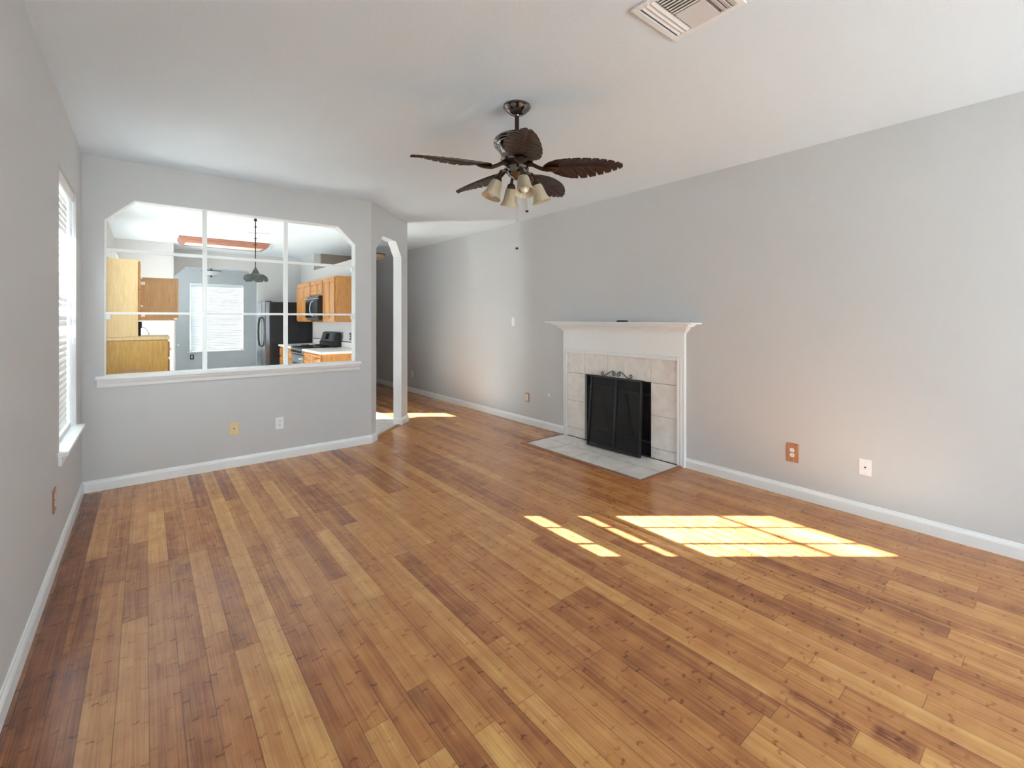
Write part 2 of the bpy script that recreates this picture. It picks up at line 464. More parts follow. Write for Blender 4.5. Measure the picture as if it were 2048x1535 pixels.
# back wall with the pass-through
PT = (0.133, 2.163, 0.93, 2.415, 0.185)
w = MB(); wall_pieces(w, fy(0), 0, T, 0, X1, [PT])
struct(w.build('wall_back', M['wall']), 'grey back wall with the wide chamfered pass-through opening')
# angled wall with the archway and its end post
AR = (0.122, 0.908, 0.0, 2.41, 0.183)
w = MB(); wall_pieces(w, fd, 0, T, 0.0, 1.123, [AR])
struct(w.build('wall_angled', M['wall']), 'grey angled wall with the narrow chamfered archway')
# right wall with the firebox recess
w = MB(); wall_pieces(w, fx(W), 0, 0.5, YF, 4.85, [(-2.42, -1.50, 0.0, 0.77, 0)])
w.box(W + 0.42, W + 0.5, -2.42, -1.50, 0, 0.77)
struct(w.build('wall_right', M['wall']), 'long grey right wall behind the fireplace')
# wall behind the camera with a wide window opening added to let daylight in
w = MB(); wall_pieces(w, fy(YF), -0.15, 0, -0.15, W + 0.5, [(1.35, 4.1, 0.45, 2.1, 0)])
struct(w.build('wall_front', M['wall']))
# kitchen: stub block, wall beyond with chamfered opening, partial wall, far wall
w = MB(); w.box(0, 0.766, 5.10, 6.06, 0, H)
struct(w.build('wall_kitchen_left', M['wall']), 'grey kitchen wall block beyond the maple cabinets')
w = MB(); wall_pieces(w, fy(5.95), 0, T, 0.766, 3.0, [(0.80, 2.17, 0.0, 2.41, 0.185)])
struct(w.build('wall_kitchen_back', M['wall']), 'grey kitchen wall with chamfered opening behind the refrigerator')
w = MB(); w.box(3.0, 3.12, 1.92, 4.93, 0, 2.40); w.box(3.0, 3.12, 4.93, 6.06, 0, H)
struct(w.build('wall_kitchen_right', M['wall']), 'partial height kitchen wall with open ledge over the oak cabinets')
w = MB(); wall_pieces(w, fy(10.0), 0, 0.15, -0.15, 3.2, [(1.28, 2.47, 0.54, 2.36, 0)])
struct(w.build('wall_far', M['wall']), 'farthest grey wall around the blind-covered window')
w = box(3.0, 3.12, 6.06, 10.0, 0, H); struct(w.build('wall_dining_right', M['wall']))
w = box(3.12, W + 0.5, 4.85, 5.0, 0, H); struct(w.build('wall_hall_end', M['hall_dark']))
# ceiling and floor slabs
w = box(-0.15, W + 0.5, YF - 0.15, 10.15, H, H + 0.12); struct(w.build('ceiling', M['ceil']), 'flat white ceiling')

# bamboo floor: every plank a face with its own tone
tones = {}
for row, a, b, t in [
 (-1,.0,-.9,-.9),(-1,-.9,-1.87,-.8),(-1,-1.87,-2.84,-.85),(-1,-2.84,-3.8,-.8),(-1,-3.8,-4.8,-.7),(0,-3.8,-4.8,-.6),(0,-1.67,-2.84,-.9),(0,-.07,-1.67,-.95),(1,-.53,-1.48,.4),(1,-1.48,-2.45,-.6),(1,-2.45,-3.4,-.7),(2,-2.85,-3.8,.55),(2,-1.88,-2.85,.2),(3,-2.35,-3.32,.5),(3,-1.38,-2.35,-.3),
 (0,-2.84,-3.8,-.75),(4,-2.78,-3.75,.0),(4,-1.76,-2.78,.05),(4,-.82,-1.76,.85),(5,-2.85,-3.8,-.35),(6,-2.72,-3.7,.1),(6,-1.75,-2.72,.55),
 (7,-1.93,-2.9,-.4),(7,-.96,-1.93,-.25),(8,-2.75,-3.75,.98),(8,-.84,-2.75,.75),(9,-2.88,-3.85,-.35),(9,-1.9,-2.88,-.2),(10,-3.645,-4.6,.85),(10,-2.68,-3.645,.1),
 (10,-1.70,-2.68,.5),(11,-3.87,-4.8,.9),(11,-2.9,-3.87,.05),(12,-3.577,-4.5,-.5),(12,-2.61,-3.577,.4),(12,-.65,-1.6,.65),(13,-3.895,-4.8,.85),(13,-2.92,-3.895,.3),
 (13,-1.95,-2.92,.75),(14,-3.568,-4.5,-.3),(14,-2.6,-3.568,.2),(15,-3.895,-4.8,.75),(15,-2.93,-3.895,.62),(15,-1.96,-2.93,.7),(16,-2.59,-3.562,-.6),(16,-3.562,-4.5,.15),
 (17,-3.903,-4.8,.2),(17,-2.93,-3.903,.12),(18,-3.55,-4.52,-.35),(18,-2.58,-3.55,.1),(19,-3.903,-4.87,-.1),(19,-2.93,-3.903,.05),(20,-3.55,-4.5,-.5),(21,-2.57,-3.54,.5),
 (22,-3.55,-4.52,-.5),(22,-2.57,-3.54,.45),(22,-4.52,-5.4,.0),(23,-4.74,-5.7,.65),(23,-3.77,-4.74,.45),(23,-2.8,-3.77,.62),(24,-4.9,-5.8,.9),(25,-4.45,-4.65,.3),(21,-3.54,-4.5,-.4),
 (28,-4.3,-5.3,.3),(28,-3.3,-4.3,-.4),(30,-4.26,-5.2,-.35),(30,-3.3,-4.26,.4),(31,-4.92,-5.8,.2)]:
    tones.setdefault(row, []).append((a, b, t if t > 0 or row < 2 else t * 0.6))
PW = 0.0925; PX0 = 0.215 - PW * 2 - PW          # row -1 starts at -0.0625
def build_floor():
    bm = bmesh.new()
    uvl = bm.loops.layers.uv.new('plank')
    tl = bm.faces.layers.float.new('tone'); sl = bm.faces.layers.float.new('seed'); ll = bm.faces.layers.float.new('plen')
    rnd = random.Random(11)
    rows = int((W + 0.02 - PX0) / PW) + 1
    LEN = 0.97
    for r in range(rows):
        x0 = PX0 + r * PW; x1 = x0 + PW
        row = r - 1
        ymax = 0.1 if x1 < X1 else (0.9 if x1 < 3.02 else 5.0)
        cuts = []
        y = -7.6
        given = sorted(tones.get(row, []), key=lambda q: q[1])
        # anchor the row's joints
        base = given[0][1] if given else (-3.9 if row % 2 else -3.57) + (0.33 if row % 5 == 0 else 0) + rnd.uniform(-.03, .03)
        y = base
        while y > -7.7: y -= LEN
        segs = []
        gi = [(min(a, b), max(a, b), t) for a, b, t in given]
        while y < ymax:
            hit = [g for g in gi if abs(g[0] - y) < 0.35]
            if hit:
                g = hit[0]
                if segs: segs[-1][1] = g[0]
                segs.append([g[0], g[1], g[2]]); gi.remove(g); y = g[1]
            else:
                nx = y + LEN
                ahead = [g for g in gi if y < g[0] < nx - 0.05]
                if ahead: nx = ahead[0][0]
                t = rnd.gauss(0, 0.24)
                if rnd.random() < 0.12: t += 0.5
                segs.append([y, nx, max(-1, min(1, t))]); y = nx
        for y0, y1, t in segs:
            y0 = max(y0, YF - 0.1); y1 = min(y1, ymax)
            if y1 - y0 < 0.02: continue
            v = [bm.verts.new((x0, y0, 0)), bm.verts.new((x1, y0, 0)), bm.verts.new((x1, y1, 0)), bm.verts.new((x0, y1, 0))]
            f = bm.faces.new(v)
            f[tl] = t; f[sl] = rnd.random(); f[ll] = y1 - y0
            for lp, q in zip(f.loops, ((0, 0), (PW, 0), (PW, y1 - y0), (0, y1 - y0))): lp[uvl].uv = q
    # underside slab so the floor has thickness
    me = bpy.data.meshes.new('floor'); bm.to_mesh(me); bm.free()
    me.materials.append(M['floor'])
    o = bpy.data.objects.new('floor', me); COL.objects.link(o)
    return o
struct(build_floor(), 'orange-brown bamboo plank floor')
w = box(-0.15, W + 0.5, YF - 0.15, 10.15, -0.15, -0.002); struct(w.build('floor_slab', M['grout']))

# kitchen tile floor: slab of grout with tile faces set in it
def tile_floor():
    m = MB().use(M['grout'])
    edge = [(0.0, 0.09), (2.373, 0.09), (3.02, 0.737), (3.05, 0.80), (3.05, 1.92), (3.0, 1.92), (3.0, 10.0), (0, 10.0)]
    m.prism(edge, lambda a, b, t: (a, b, t), 0.0005, 0.004)
    m.use(M['floortile'])
    s = 0.33
    for i in range(-1, 11):
        for j in range(0, 32):
            x0, x1, y0, y1 = i * s + 0.06, (i + 1) * s + 0.056, j * s + 0.09, (j + 1) * s + 0.086
            x0 = max(x0, 0.0); x1 = min(x1, 3.05 if y1 < 1.95 else 3.0)
            if x1 - x0 < 0.03 or y1 > 10: continue
            if x0 > 2.373 + (y1 - 0.09) and y1 < 0.9:      # outside the angled edge
                continue
            pts = [(x0, y0), (x1, y0), (x1, y1), (x0, y1)]
            # clip against y - 0.02 >= x - 2.37
            out = []
            for k in range(4):
                a, b = pts[k], pts[(k + 1) % 4]
                fa = (a[1] - 0.09) - (a[0] - 2.373); fb = (b[1] - 0.09) - (b[0] - 2.373)
                if a[1] > 0.80: fa = max(fa, 0.001)
                if b[1] > 0.80: fb = max(fb, 0.001)
                if fa >= 0: out.append(a)
                if fa * fb < 0:
                    q = fa / (fa - fb); out.append((a[0] + (b[0] - a[0]) * q, a[1] + (b[1] - a[1]) * q))
            if len(out) >= 3: m.prism(out, lambda a, b, t: (a, b, t), 0.0035, 0.006)
    return m.build('floor_kitchen')
struct(tile_floor(), 'cream tile floor seen through the archway')
# wooden threshold across the archway
w = MB(); w.prism([(0.135, 0.0), (0.135, 0.008), (0.895, 0.008), (0.895, 0.0)], lambda a, b, t: fd(a, b, t), 0.015, 0.065)
struct(w.build('trim_1', M['thresh']), 'brown wooden threshold strip across the archway')

# baseboards
BP = [(0, 0), (0.015, 0), (0.015, 0.066), (0.011, 0.078), (0.007, 0.082), (0.005, 0.092), (0, 0.094)]
def dpt(a, t=0): q = fd(a, 0, t); return (q[0], q[1])
w = MB(); w.sweep([(0, YF), (0, 0)], BP, side=-1); struct(w.build('baseboard_left', M['trim']))
w = MB(); w.sweep([(0, 0), (X1, 0), dpt(0.122), dpt(0.122, T)], BP, side=-1)
struct(w.build('baseboard_back', M['trim']))
w = MB(); w.sweep([dpt(0.908, T), dpt(0.908), dpt(1.123), dpt(1.123, T)], BP, side=-1)
struct(w.build('baseboard_post', M['trim']), 'white baseboard wrapped around the archway post')
w = MB(); w.sweep([(W, -2.81), (W, YF)], BP, side=-1); struct(w.build('baseboard_right', M['trim']), 'white baseboard on the right wall, nearer the camera')
w = MB(); w.sweep([(W, 4.85), (W, -1.15)], BP, side=-1); struct(w.build('baseboard_hall', M['trim']), 'white baseboard on the right wall beyond the fireplace')
w = MB(); w.sweep([(0, YF), (W, YF)], BP, side=1); struct(w.build('baseboard_front', M['trim']))

# pass-through lining, sill, muntins
p, q, z0, z1, ch = PT
lt = 0.006
w = MB()
loop = [(p, z0), (q, z0), (q, z1 - ch), (q - ch, z1), (p + ch, z1), (p, z1 - ch)]
cx_, cz_ = (p + q) / 2, (z0 + z1) / 2
for i in range(6):
    a, b = loop[i], loop[(i + 1) % 6]
    d = Vector((b[0] - a[0], b[1] - a[1])).normalized(); n = Vector((-d.y, d.x)) * lt
    w.prism([a, b, (b[0] + n.x, b[1] + n.y), (a[0] + n.x, a[1] + n.y)], fy(0), -0.002, T + 0.002)
struct(w.build('trim_2', M['trim']), 'white lining boards of the pass-through opening')
ped = MB()
ped.sweep([(p - 0.045, 0.0), (q + 0.045, 0.0)], [(0, z0 - 0.085), (0.010, z0 - 0.085), (0.014, z0 - 0.06), (0.026, z0 - 0.04), (0.030, z0 - 0.022), (0, z0 - 0.022)], side=-1)
ped.box(p - 0.055, q + 0.05, -0.045, 0.0, z0 - 0.022, z0 + 0.008, 0.004)
ped.box(p + 0.002, q - 0.002, 0.0, T + 0.02, z0 + 0.0, z0 + 0.0085)
struct(ped.build('trim_3', M['trim']), 'white molded sill under the pass-through')
dv = thing('pass_through_divider', 'white three by three grid of bars filling the pass-through opening', 'divider', ((p+q)/2, 0.03, z0 + 0.009))
for xm in (0.806, 1.474):
    box(xm - 0.017, xm + 0.017, 0.006, 0.046, z0 + 0.009, z1 - lt).build('vertical_bar', M['trim'], dv)
for zm, th_ in ((1.985, 0.026), (1.457, 0.020)):
    box(p + lt, q - lt, 0.016, 0.052, zm - th_/2, zm + th_/2).build('horizontal_bar', M['trim'], dv)
    for xe in (p + lt, q - lt - 0.03):
        box(xe, xe + 0.03, 0.010, 0.060, zm - th_/2 - 0.042, zm - th_/2 - 0.001, 0.002).build('bracket', M['trim'], dv)

# archway lining
a0, a1, _, az, ch = AR
w = MB()
loop = [(a0, 0.006), (a0, az - ch), (a0 + ch, az), (a1 - ch, az), (a1, az - ch), (a1, 0.006)]
for i in range(5):
    a, b = loop[i], loop[i + 1]
    d = Vector((b[0] - a[0], b[1] - a[1])).normalized(); n = Vector((d.y, -d.x)) * 0.004
    w.prism([a, b, (b[0] + n.x, b[1] + n.y), (a[0] + n.x, a[1] + n.y)], fd, 0.0, T)
struct(w.build('trim_4', M['trim']), 'white lining of the archway')

# ------------------------------------------------------------------ windows and blinds
def window(name, axis, c, a0, a1, z0, z1, inward, label=None, cols=3, double=True):
    """axis 'x': wall plane x=const, a runs along y. c = plane of the sash; inward = +1/-1 direction into the room"""
    def bx(mb, a, b, zz0, zz1, d0, d1):
        if axis == 'x': mb.box(c + d0, c + d1, a, b, zz0, zz1)
        else: mb.box(a, b, c + d0, c + d1, zz0, zz1)
    f = MB(); fw = 0.04
    bx(f, a0, a0 + fw, z0, z1, -.025, .025); bx(f, a1 - fw, a1, z0, z1, -.025, .025)
    bx(f, a0, a1, z0, z0 + fw, -.025, .025); bx(f, a0, a1, z1 - fw, z1, -.025, .025)
    zm = (z0 + z1) / 2
    if double: bx(f, a0, a1, zm - .022, zm + .022, -.022, .022)
    root = struct(f.build(name, M['vinyl']), label)
    g = MB(); bx(g, a0 + fw, a1 - fw, z0 + fw, z1 - fw, -.003, .003); g.build('window_glass', M['glass'], root)
    mu = MB()
    for k in range(1, cols):
        aa = a0 + (a1 - a0) * k / cols; bx(mu, aa - .009, aa + .009, z0 + fw, z1 - fw, -.008, .008)
    for zq in ((z0 + zm) / 2, (zm + z1) / 2): bx(mu, a0 + fw, a1 - fw, zq - .009, zq + .009, -.008, .008)
    mu.build('window_grille', M['vinyl'], root)
    return root

def blind(name, label, axis, c, a0, a1, z0, z1, inward, tilt, pitch=0.044, wid=0.050, valance=True):
    """tilt(z) = angle (deg) of the slat; positive: room edge lower"""
    zb = z0 + 0.03
    root = thing(name, label, 'window blind', (c, (a0+a1)/2, z0) if axis == 'x' else ((a0+a1)/2, c, z0))
    def place(mb, a, b, pts):    # pts: (d,z) closed section, extruded along a
        if axis == 'x': mb.prism(pts, lambda d, z, t: (c + d * inward, t, z), a, b)
        else: mb.prism(pts, lambda d, z, t: (t, c + d * inward, z), a, b)
    h = MB(); place(h, a0, a1, [(-.028, z1 - .045), (.028, z1 - .045), (.028, z1), (-.028, z1)]); h.build('headrail', M['blind'], root)
    if valance:
        v = MB(); place(v, a0 - .004, a1 + .004, [(.030, z1 - .075), (.038, z1 - .072), (.040, z1 - .04), (.038, z1 - .003), (.030, z1)]); v.build('valance', M['blind'], root)
    z = z1 - 0.075; k = 0
    sl = MB()
    while z > zb + 0.012:
        a = math.radians(tilt(z, k)); ca, sa = math.cos(a), math.sin(a)
        hw = wid / 2; th = 0.0014
        sec = []
        for s_, sg in ((-1, 1), (0, 1), (1, 1), (1, -1), (0, -1), (-1, -1)):
            d = s_ * hw; zz = (0.0025 if s_ == 0 else 0) + sg * th
            sec.append((d * ca + zz * sa, -d * sa + zz * ca + z))
        place(sl, a0, a1, sec)
        z -= pitch; k += 1
    so_ = sl.build('slats', M['slat'], root)
    zr = z + pitch - 0.024
    b = MB(); place(b, a0, a1, [(-.024, z0 + .001), (.024, z0 + .001), (.024, zr), (-.024, zr)]); b.build('bottom_rail', M['blind'], root)
    n = 3 if a1 - a0 > 1.0 else 2
    for i in range(n):
        aa = a0 + (a1 - a0) * (i + 0.5) / n
        for dd in (-.026, .026):
            t_ = MB(); pa = (c + dd * inward, aa, z0 + .01) if axis == 'x' else (aa, c + dd * inward, z0 + .01)
            pb = (pa[0], pa[1], z1 - .03); t_.tube([pa, pb], 0.0009, 4); t_.build('ladder_cord', M['blind'], root)
    return root

window('window_1', 'x', -0.115, LWIN[0], LWIN[1], LWIN[2], LWIN[3], 1, 'white window of the left wall near the corner', cols=3)
SA = 27.8
def tilt_left(z, k):
    if 1.57 < z < 2.03: return SA
    if k in (18, 21): return SA
    if k == 17: return 68
    return 82
bl = blind('window_blind', 'white slatted blind in the left wall window recess', 'x', -0.052, LWIN[0] + .012, LWIN[1] - .012, LWIN[2] + 0.022, LWIN[3] - 0.004, 1, tilt_left)
# pull cords, tangled halfway
w = MB()
for k in range(3):
    pts = []
    for i in range(26):
        t = i / 25; z = 2.25 - t * 1.02
        amp = 0.035 * math.exp(-((t - 0.85) / 0.12) ** 2)
        pts.append((-0.012 + 0.004 * k, LWIN[1] - 0.10 + amp * math.sin(t * 60 + k * 2) - 0.006 * k, z))
    w.tube(pts, 0.0013, 5)
w.build('pull_cord', M['blind'], bl)
st = MB()
st.box(-0.085, 0.045, LWIN[0] - 0.06, LWIN[1] + 0.05, LWIN[2] - 0.0, LWIN[2] + 0.022, 0.003)
st.box(0.0, 0.016, LWIN[0] - 0.04, LWIN[1] + 0.03, LWIN[2] - 0.06, LWIN[2] - 0.001, 0.003)
struct(st.build('trim_5', M['trim']), 'white stool and apron under the left window')

window('window_2', 'y', 10.10, 1.28, 2.47, 0.54, 2.36, -1, 'white farthest window seen through the pass-through', cols=4)
blind('window_blind', 'bright white slatted blind of the farthest window, seen through the pass-through', 'y', 10.04, 1.29, 2.46, 0.562, 2.355, -1, lambda z, k: 79, wid=0.057)
st = MB(); st.box(1.24, 2.51, 9.96, 10.06, 0.515, 0.54, 0.003); struct(st.build('trim_6', M['trim']))
w4 = window('added_window_4', 'x', -0.115, 0.45, 1.75, 0.60, 2.34, 1, cols=4)  # unseen window added, with its blind, to brighten the kitchen ceiling
b4 = blind('window_blind', 'white blind on the added kitchen daylight window, unseen behind the pass-through edge', 'x', -0.052, 0.46, 1.74, 0.622, 2.336, 1, lambda z, k: -72)
window('added_window_3', 'y', YF - 0.115, 1.35, 4.1, 0.45, 2.1, 1, cols=6)  # unseen window added behind the camera to carry daylight in
w5 = window('added_window_5', 'x', -0.115, 7.2, 8.8, 0.60, 2.34, 1, cols=4)  # unseen window added to light the dark far room
b5 = blind('window_blind', 'white blind on the added dining daylight window, out of sight beyond the kitchen', 'x', -0.052, 7.21, 8.79, 0.622, 2.336, 1, lambda z, k: -62)
for b_, w_ in ((b4, w4), (b5, w5)):
    b_.parent = w_
    del b_['label']; del b_['category']
# glass kitchen door in the left wall
d = MB()
for (ya, yb, za, zb) in ((3.62, 3.665, 0, 2.10), (4.275, 4.32, 0, 2.10), (3.62, 4.32, 2.06, 2.10), (3.62, 4.32, 0, 0.08)):
    d.box(-0.12, -0.08, ya, yb, za, zb)
dr = struct(d.build('door_1', M['vinyl']))
box(-0.103, -0.097, 3.665, 4.275, 0.08, 2.06).build('door_glass', M['glass'], dr)
tag(box(0.0, 0.075, 3.52, 4.42, 2.13, 2.36, 0.004).build('door_valance', M['blind']), 'white box valance on the left wall above the pale maple cabinet top', 'valance')
# unseen ground outside, made pale to bounce daylight up indoors
w = box(-30, 34, -34, 40, -0.5, -0.3); o = w.build('ground', M['bounce_yard']); struct(o)

# ------------------------------------------------------------------ fireplace
FP = thing('fireplace_surround', 'white fireplace mantel and surround with beige tile facing on right wall', 'fireplace', (W, -1.98, 0))
YA, YB = -1.15, -2.81             # far / near outer sides
XS = W - 0.035                    # face of the casing
m = MB(); m.box(XS, W - 0.001, YB, YA, 1.045, 1.30, 0.002); m.build('frieze_board', M['trim'], FP)
for ya, yb in ((YA - 0.06, YA), (YB, YB + 0.078)):
    m = MB(); m.box(XS, W - 0.001, ya, yb, 0.0, 1.045, 0.002)
    inner = yb if ya == YB else ya
    m.box(XS - 0.008, XS, min(inner, inner + (0.016 if ya != YB else -0.016)), max(inner, inner + (0.016 if ya != YB else -0.016)), 0.022, 1.045, 0.002)
    m.box(XS - 0.005, XS, (ya + yb) / 2 - 0.006, (ya + yb) / 2 + 0.006, 0.022, 1.045, 0.002)
    m.build('pilaster', M['trim'], FP)
m = MB()
m.box(XS - 0.010, XS, YB + 0.005, YA - 0.005, 1.042, 1.056, 0.003)
m.box(XS - 0.006, XS, YB + 0.06, YA - 0.045, 1.012, 1.034, 0.003)
m.box(XS, W - 0.001, YB + 0.06, YA - 0.045, 1.008, 1.046)
m.build('header_molding', M['trim'], FP)
# crown under the shelf: mitred sweep around three sides
cp = [(0.0, 1.272), (0.012, 1.272), (0.012, 1.280), (0.020, 1.284), (0.020, 1.292), (0.030, 1.294), (0.038, 1.304), (0.050, 1.324), (0.070, 1.334), (0.086, 1.336), (0.086, 1.344), (0.102, 1.346), (0.102, 1.358), (0.0, 1.358)]
m = MB(); m.sweep([(W - 0.002, YA), (XS, YA), (XS, YB), (W - 0.002, YB)], cp, side=-1)
m.build('crown_molding', M['trim'], FP)
m = MB(); m.box(W - 0.185, W - 0.001, YB - 0.165, YA + 0.175, 1.358, 1.376, 0.005); m.build('mantel_shelf', M['trim'], FP)
# tile facing
m = MB().use(M['grout'])
yl, yr = YA - 0.06, YB + 0.078
oy0, oy1, oz = -1.50, -2.42, 0.77
for b_ in ((yl, oy0, 0.011, 1.01), (oy1, yr, 0.011, 1.01), (oy0, oy1, oz, 1.01)):
    m.box(W - 0.012, W - 0.001, b_[0], b_[1], b_[2], b_[3])
m.use(M['tile'])
g = 0.0022
tl_ = []
for (a, b) in ((yl, oy0), (oy1, yr)):
    for (c_, d_) in ((0.010, 0.115), (0.115, 0.44), (0.44, 0.767), (0.767, 1.01)): tl_.append((a, b, c_, d_))
for (a, b) in ((oy0, -1.843), (-1.843, -2.074), (-2.074, oy1)): tl_.append((a, b, oz, 1.01))
for a, b, c_, d_ in tl_: m.box(W - 0.020, W - 0.011, a - g, b + g, c_ + g, d_ - g, 0.0012)
m.build('tile_facing', None, FP)

HE = thing('hearth', 'flat grey-beige tile hearth with brown wood edging in front of the fireplace', 'hearth', (3.95, -1.96, 0))
m = MB().use(M['hearthgrout']); m.box(3.66, W - 0.036, -2.75, -1.165, 0.0005, 0.008)
m.box(W - 0.036, W - 0.001, yr + .001, yl - .001, 0.0005, 0.010)
m.use(M['floortile'])
ys = [-1.165, -1.51, -1.89, -2.125, -2.448, -2.75]
# two staggered rows: the joints at -1.89 and -2.125 run the full depth in the photo
for i in range(5):
    for xa, xb in ((3.66, 3.965), (3.965, W - 0.036)):
        m.box(xa + .0032, xb - .0032, ys[i] - .0032, ys[i+1] + .0032, 0.007, 0.0098, 0.0005)
m.build('hearth_tiles', None, HE)
m = MB()
ep = [(0, 0.0005), (0.046, 0.0005), (0.044, 0.007), (0.034, 0.014), (0.012, 0.0165), (0, 0.013)]
m.sweep([(W - 0.045, -1.165), (3.66, -1.165), (3.66, -2.75), (W - 0.045, -2.75)], ep, side=-1)
m.build('wood_edging', M['hearthwood'], HE)

FI = thing('fireplace_insert', 'black louvered metal firebox insert set in the tiled opening', 'fireplace insert', (W + 0.02, -1.96, 0.01))
xi = W + 0.012
m = MB(); m.box(xi + 0.20, xi + 0.22, oy1 + .004, oy0 - .004, 0.008, oz - .004)
m.box(xi, xi + 0.2, oy1 + .002, oy1 + .02, 0.008, oz - .004); m.box(xi, xi + 0.2, oy0 - .02, oy0 - .002, 0.008, oz - .004)
m.box(xi, xi + 0.2, oy1 + .002, oy0 - .002, oz - .02, oz - .002)
m.build('firebox', M['black'], FI)
def louv(z_list, nm):
    mm = MB()
    for z in z_list:
        mm.prism([(-0.004, z - 0.014), (0.0, z - 0.016), (0.034, z + 0.010), (0.030, z + 0.013)], lambda d, zz, t: (xi + d, t, zz), oy1 + .02, oy0 - .02)
    mm.build(nm, M['louver'], FI)
louv([0.735, 0.695, 0.655], 'upper_louvers')
louv([0.118, 0.085, 0.052, 0.024], 'lower_louvers')
m = MB()
for (a, b, c_, d_) in ((oy1 + .02, oy1 + .045, .14, .63), (oy0 - .045, oy0 - .02, .14, .63), (oy1 + .02, oy0 - .02, .135, .152), (oy1 + .02, oy0 - .02, .61, .635), (-1.975, -1.945, .14, .63)):
    m.box(xi - .004, xi + .02, a, b, c_, d_, 0.002)
m.build('door_frame', M['black2'], FI)
box(xi + .006, xi + .010, oy1 + .045, oy0 - .045, .15, .61).build('glass_panel', M['blackglass'], FI)
box(xi - .006, xi + .004, oy1 + .01, oy0 - .01, .150, .158).build('trim_strip', M['darksteel'], FI)

# freestanding screen leaning on the facing
FS = thing('fireplace_screen', 'black mesh fireplace screen with scroll top leaning against the opening', 'fireplace screen', (4.13, -2.02, 0.011))
B0 = Vector((4.108, -1.700, 0.024)); B1 = Vector((4.140, -2.375, 0.024))
T0 = Vector((4.240, -1.640, 0.775)); T1 = Vector((4.246, -2.325, 0.775))
def SP(s_, h, off=0.0):
    p_ = B0.lerp(B1, s_).lerp(T0.lerp(T1, s_), h)
    return p_ + Vector((-1, 0, 0.17)).normalized() * off
def bar(mb, s0, h0, s1, h1, wd=0.011, dp=0.009):
    a, b = SP(s0, h0), SP(s1, h1); t = (b - a).normalized(); nrm = Vector((-1, 0, 0.17)).normalized(); sd2 = t.cross(nrm).normalized()
    vs = []
    for p_ in (a, b):
        for i_, j_ in ((-1,-1),(1,-1),(1,1),(-1,1)): vs.append(mb.bm.verts.new(p_ + sd2 * wd * i_ + nrm * dp * j_))
    for qd in ((0,1,2,3),(7,6,5,4),(0,4,5,1),(1,5,6,2),(2,6,7,3),(3,7,4,0)): mb._f([vs[i] for i in qd])
m = MB()
bar(m, 0, 0, 0, 1.0); bar(m, 1, 0, 1, 1.0); bar(m, -0.015, 0.012, 1.015, 0.012); bar(m, -0.015, 0.99, 1.015, 0.99)
m.build('frame', M['black2'], FS)
m = MB(); bar(m, 0.515, 0.02, 0.515, 0.98, 0.016, 0.006); m.build('center_bar', M['black2'], FS)
for s0, s1 in ((0.015, 0.50), (0.53, 0.985)):
    m = MB()
    vs = [m.bm.verts.new(SP(a, b, o_)) for o_ in (-0.001, 0.001) for a, b in ((s0, .02), (s1, .02), (s1, .98), (s0, .98))]
    for qd in ((0,1,2,3),(7,6,5,4),(0,4,5,1),(1,5,6,2),(2,6,7,3),(3,7,4,0)): m._f([vs[i] for i in qd])
    m.build('mesh_panel', M['mesh'], FS)
def scroll_pts(kind):
    # returns (s, dz) pairs in metres along the screen top; centre at 0
    pts = []
    def spiral(cx, cz, r0, r1, a0, a1, n=18):
        return [(cx + (r0 + (r1 - r0) * i / n) * math.cos(math.radians(a0 + (a1 - a0) * i / n)), cz + (r0 + (r1 - r0) * i / n) * math.sin(math.radians(a0 + (a1 - a0) * i / n))) for i in range(n + 1)]
    inner = spiral(0.029, 0.031, 0.008, 0.029, -60 - 360, 80)        # curl beside the centre
    outer = spiral(0.198, 0.024, 0.022, 0.009, -100, 250)
    mid = [(0.070, 0.056), (0.105, 0.034), (0.140, 0.012), (0.170, 0.001)]
    return inner + mid + outer
for sg in (-1, 1):
    P3 = []
    wlen = (T1 - T0).length
    for a, b in scroll_pts(0):
        base = SP(0.50 + sg * a / wlen * 0.98, 1.0); P3.append(base + Vector((0.17, 0, 1)).normalized() * (b + 0.008))
    m = MB(); m.tube(P3, 0.0042, 7); m.build('scroll_ornament', M['black2'], FS, smooth=True)
for sg in (0.1, 0.9):     # fold-back feet
    a = SP(sg, 0.012); m = MB(); m.tube([a, (W - 0.03, a.y, 0.018)], 0.005, 6); m.build('foot', M['black2'], FS)

# little black remote on the mantel
R_ = thing('remote_control', 'small black remote control lying on the white mantel shelf', 'remote control', (4.17, -2.13, 1.3765))
m = MB(); m.box(4.150, 4.188, -2.195, -2.068, 1.3768, 1.392, 0.004); m.build('body', M['black'], R_)
m = MB()
for k in range(5): m.box(4.160, 4.178, -2.180 + k * 0.022, -2.168 + k * 0.022, 1.392, 1.3935)
m.build('buttons', M['darksteel'], R_)

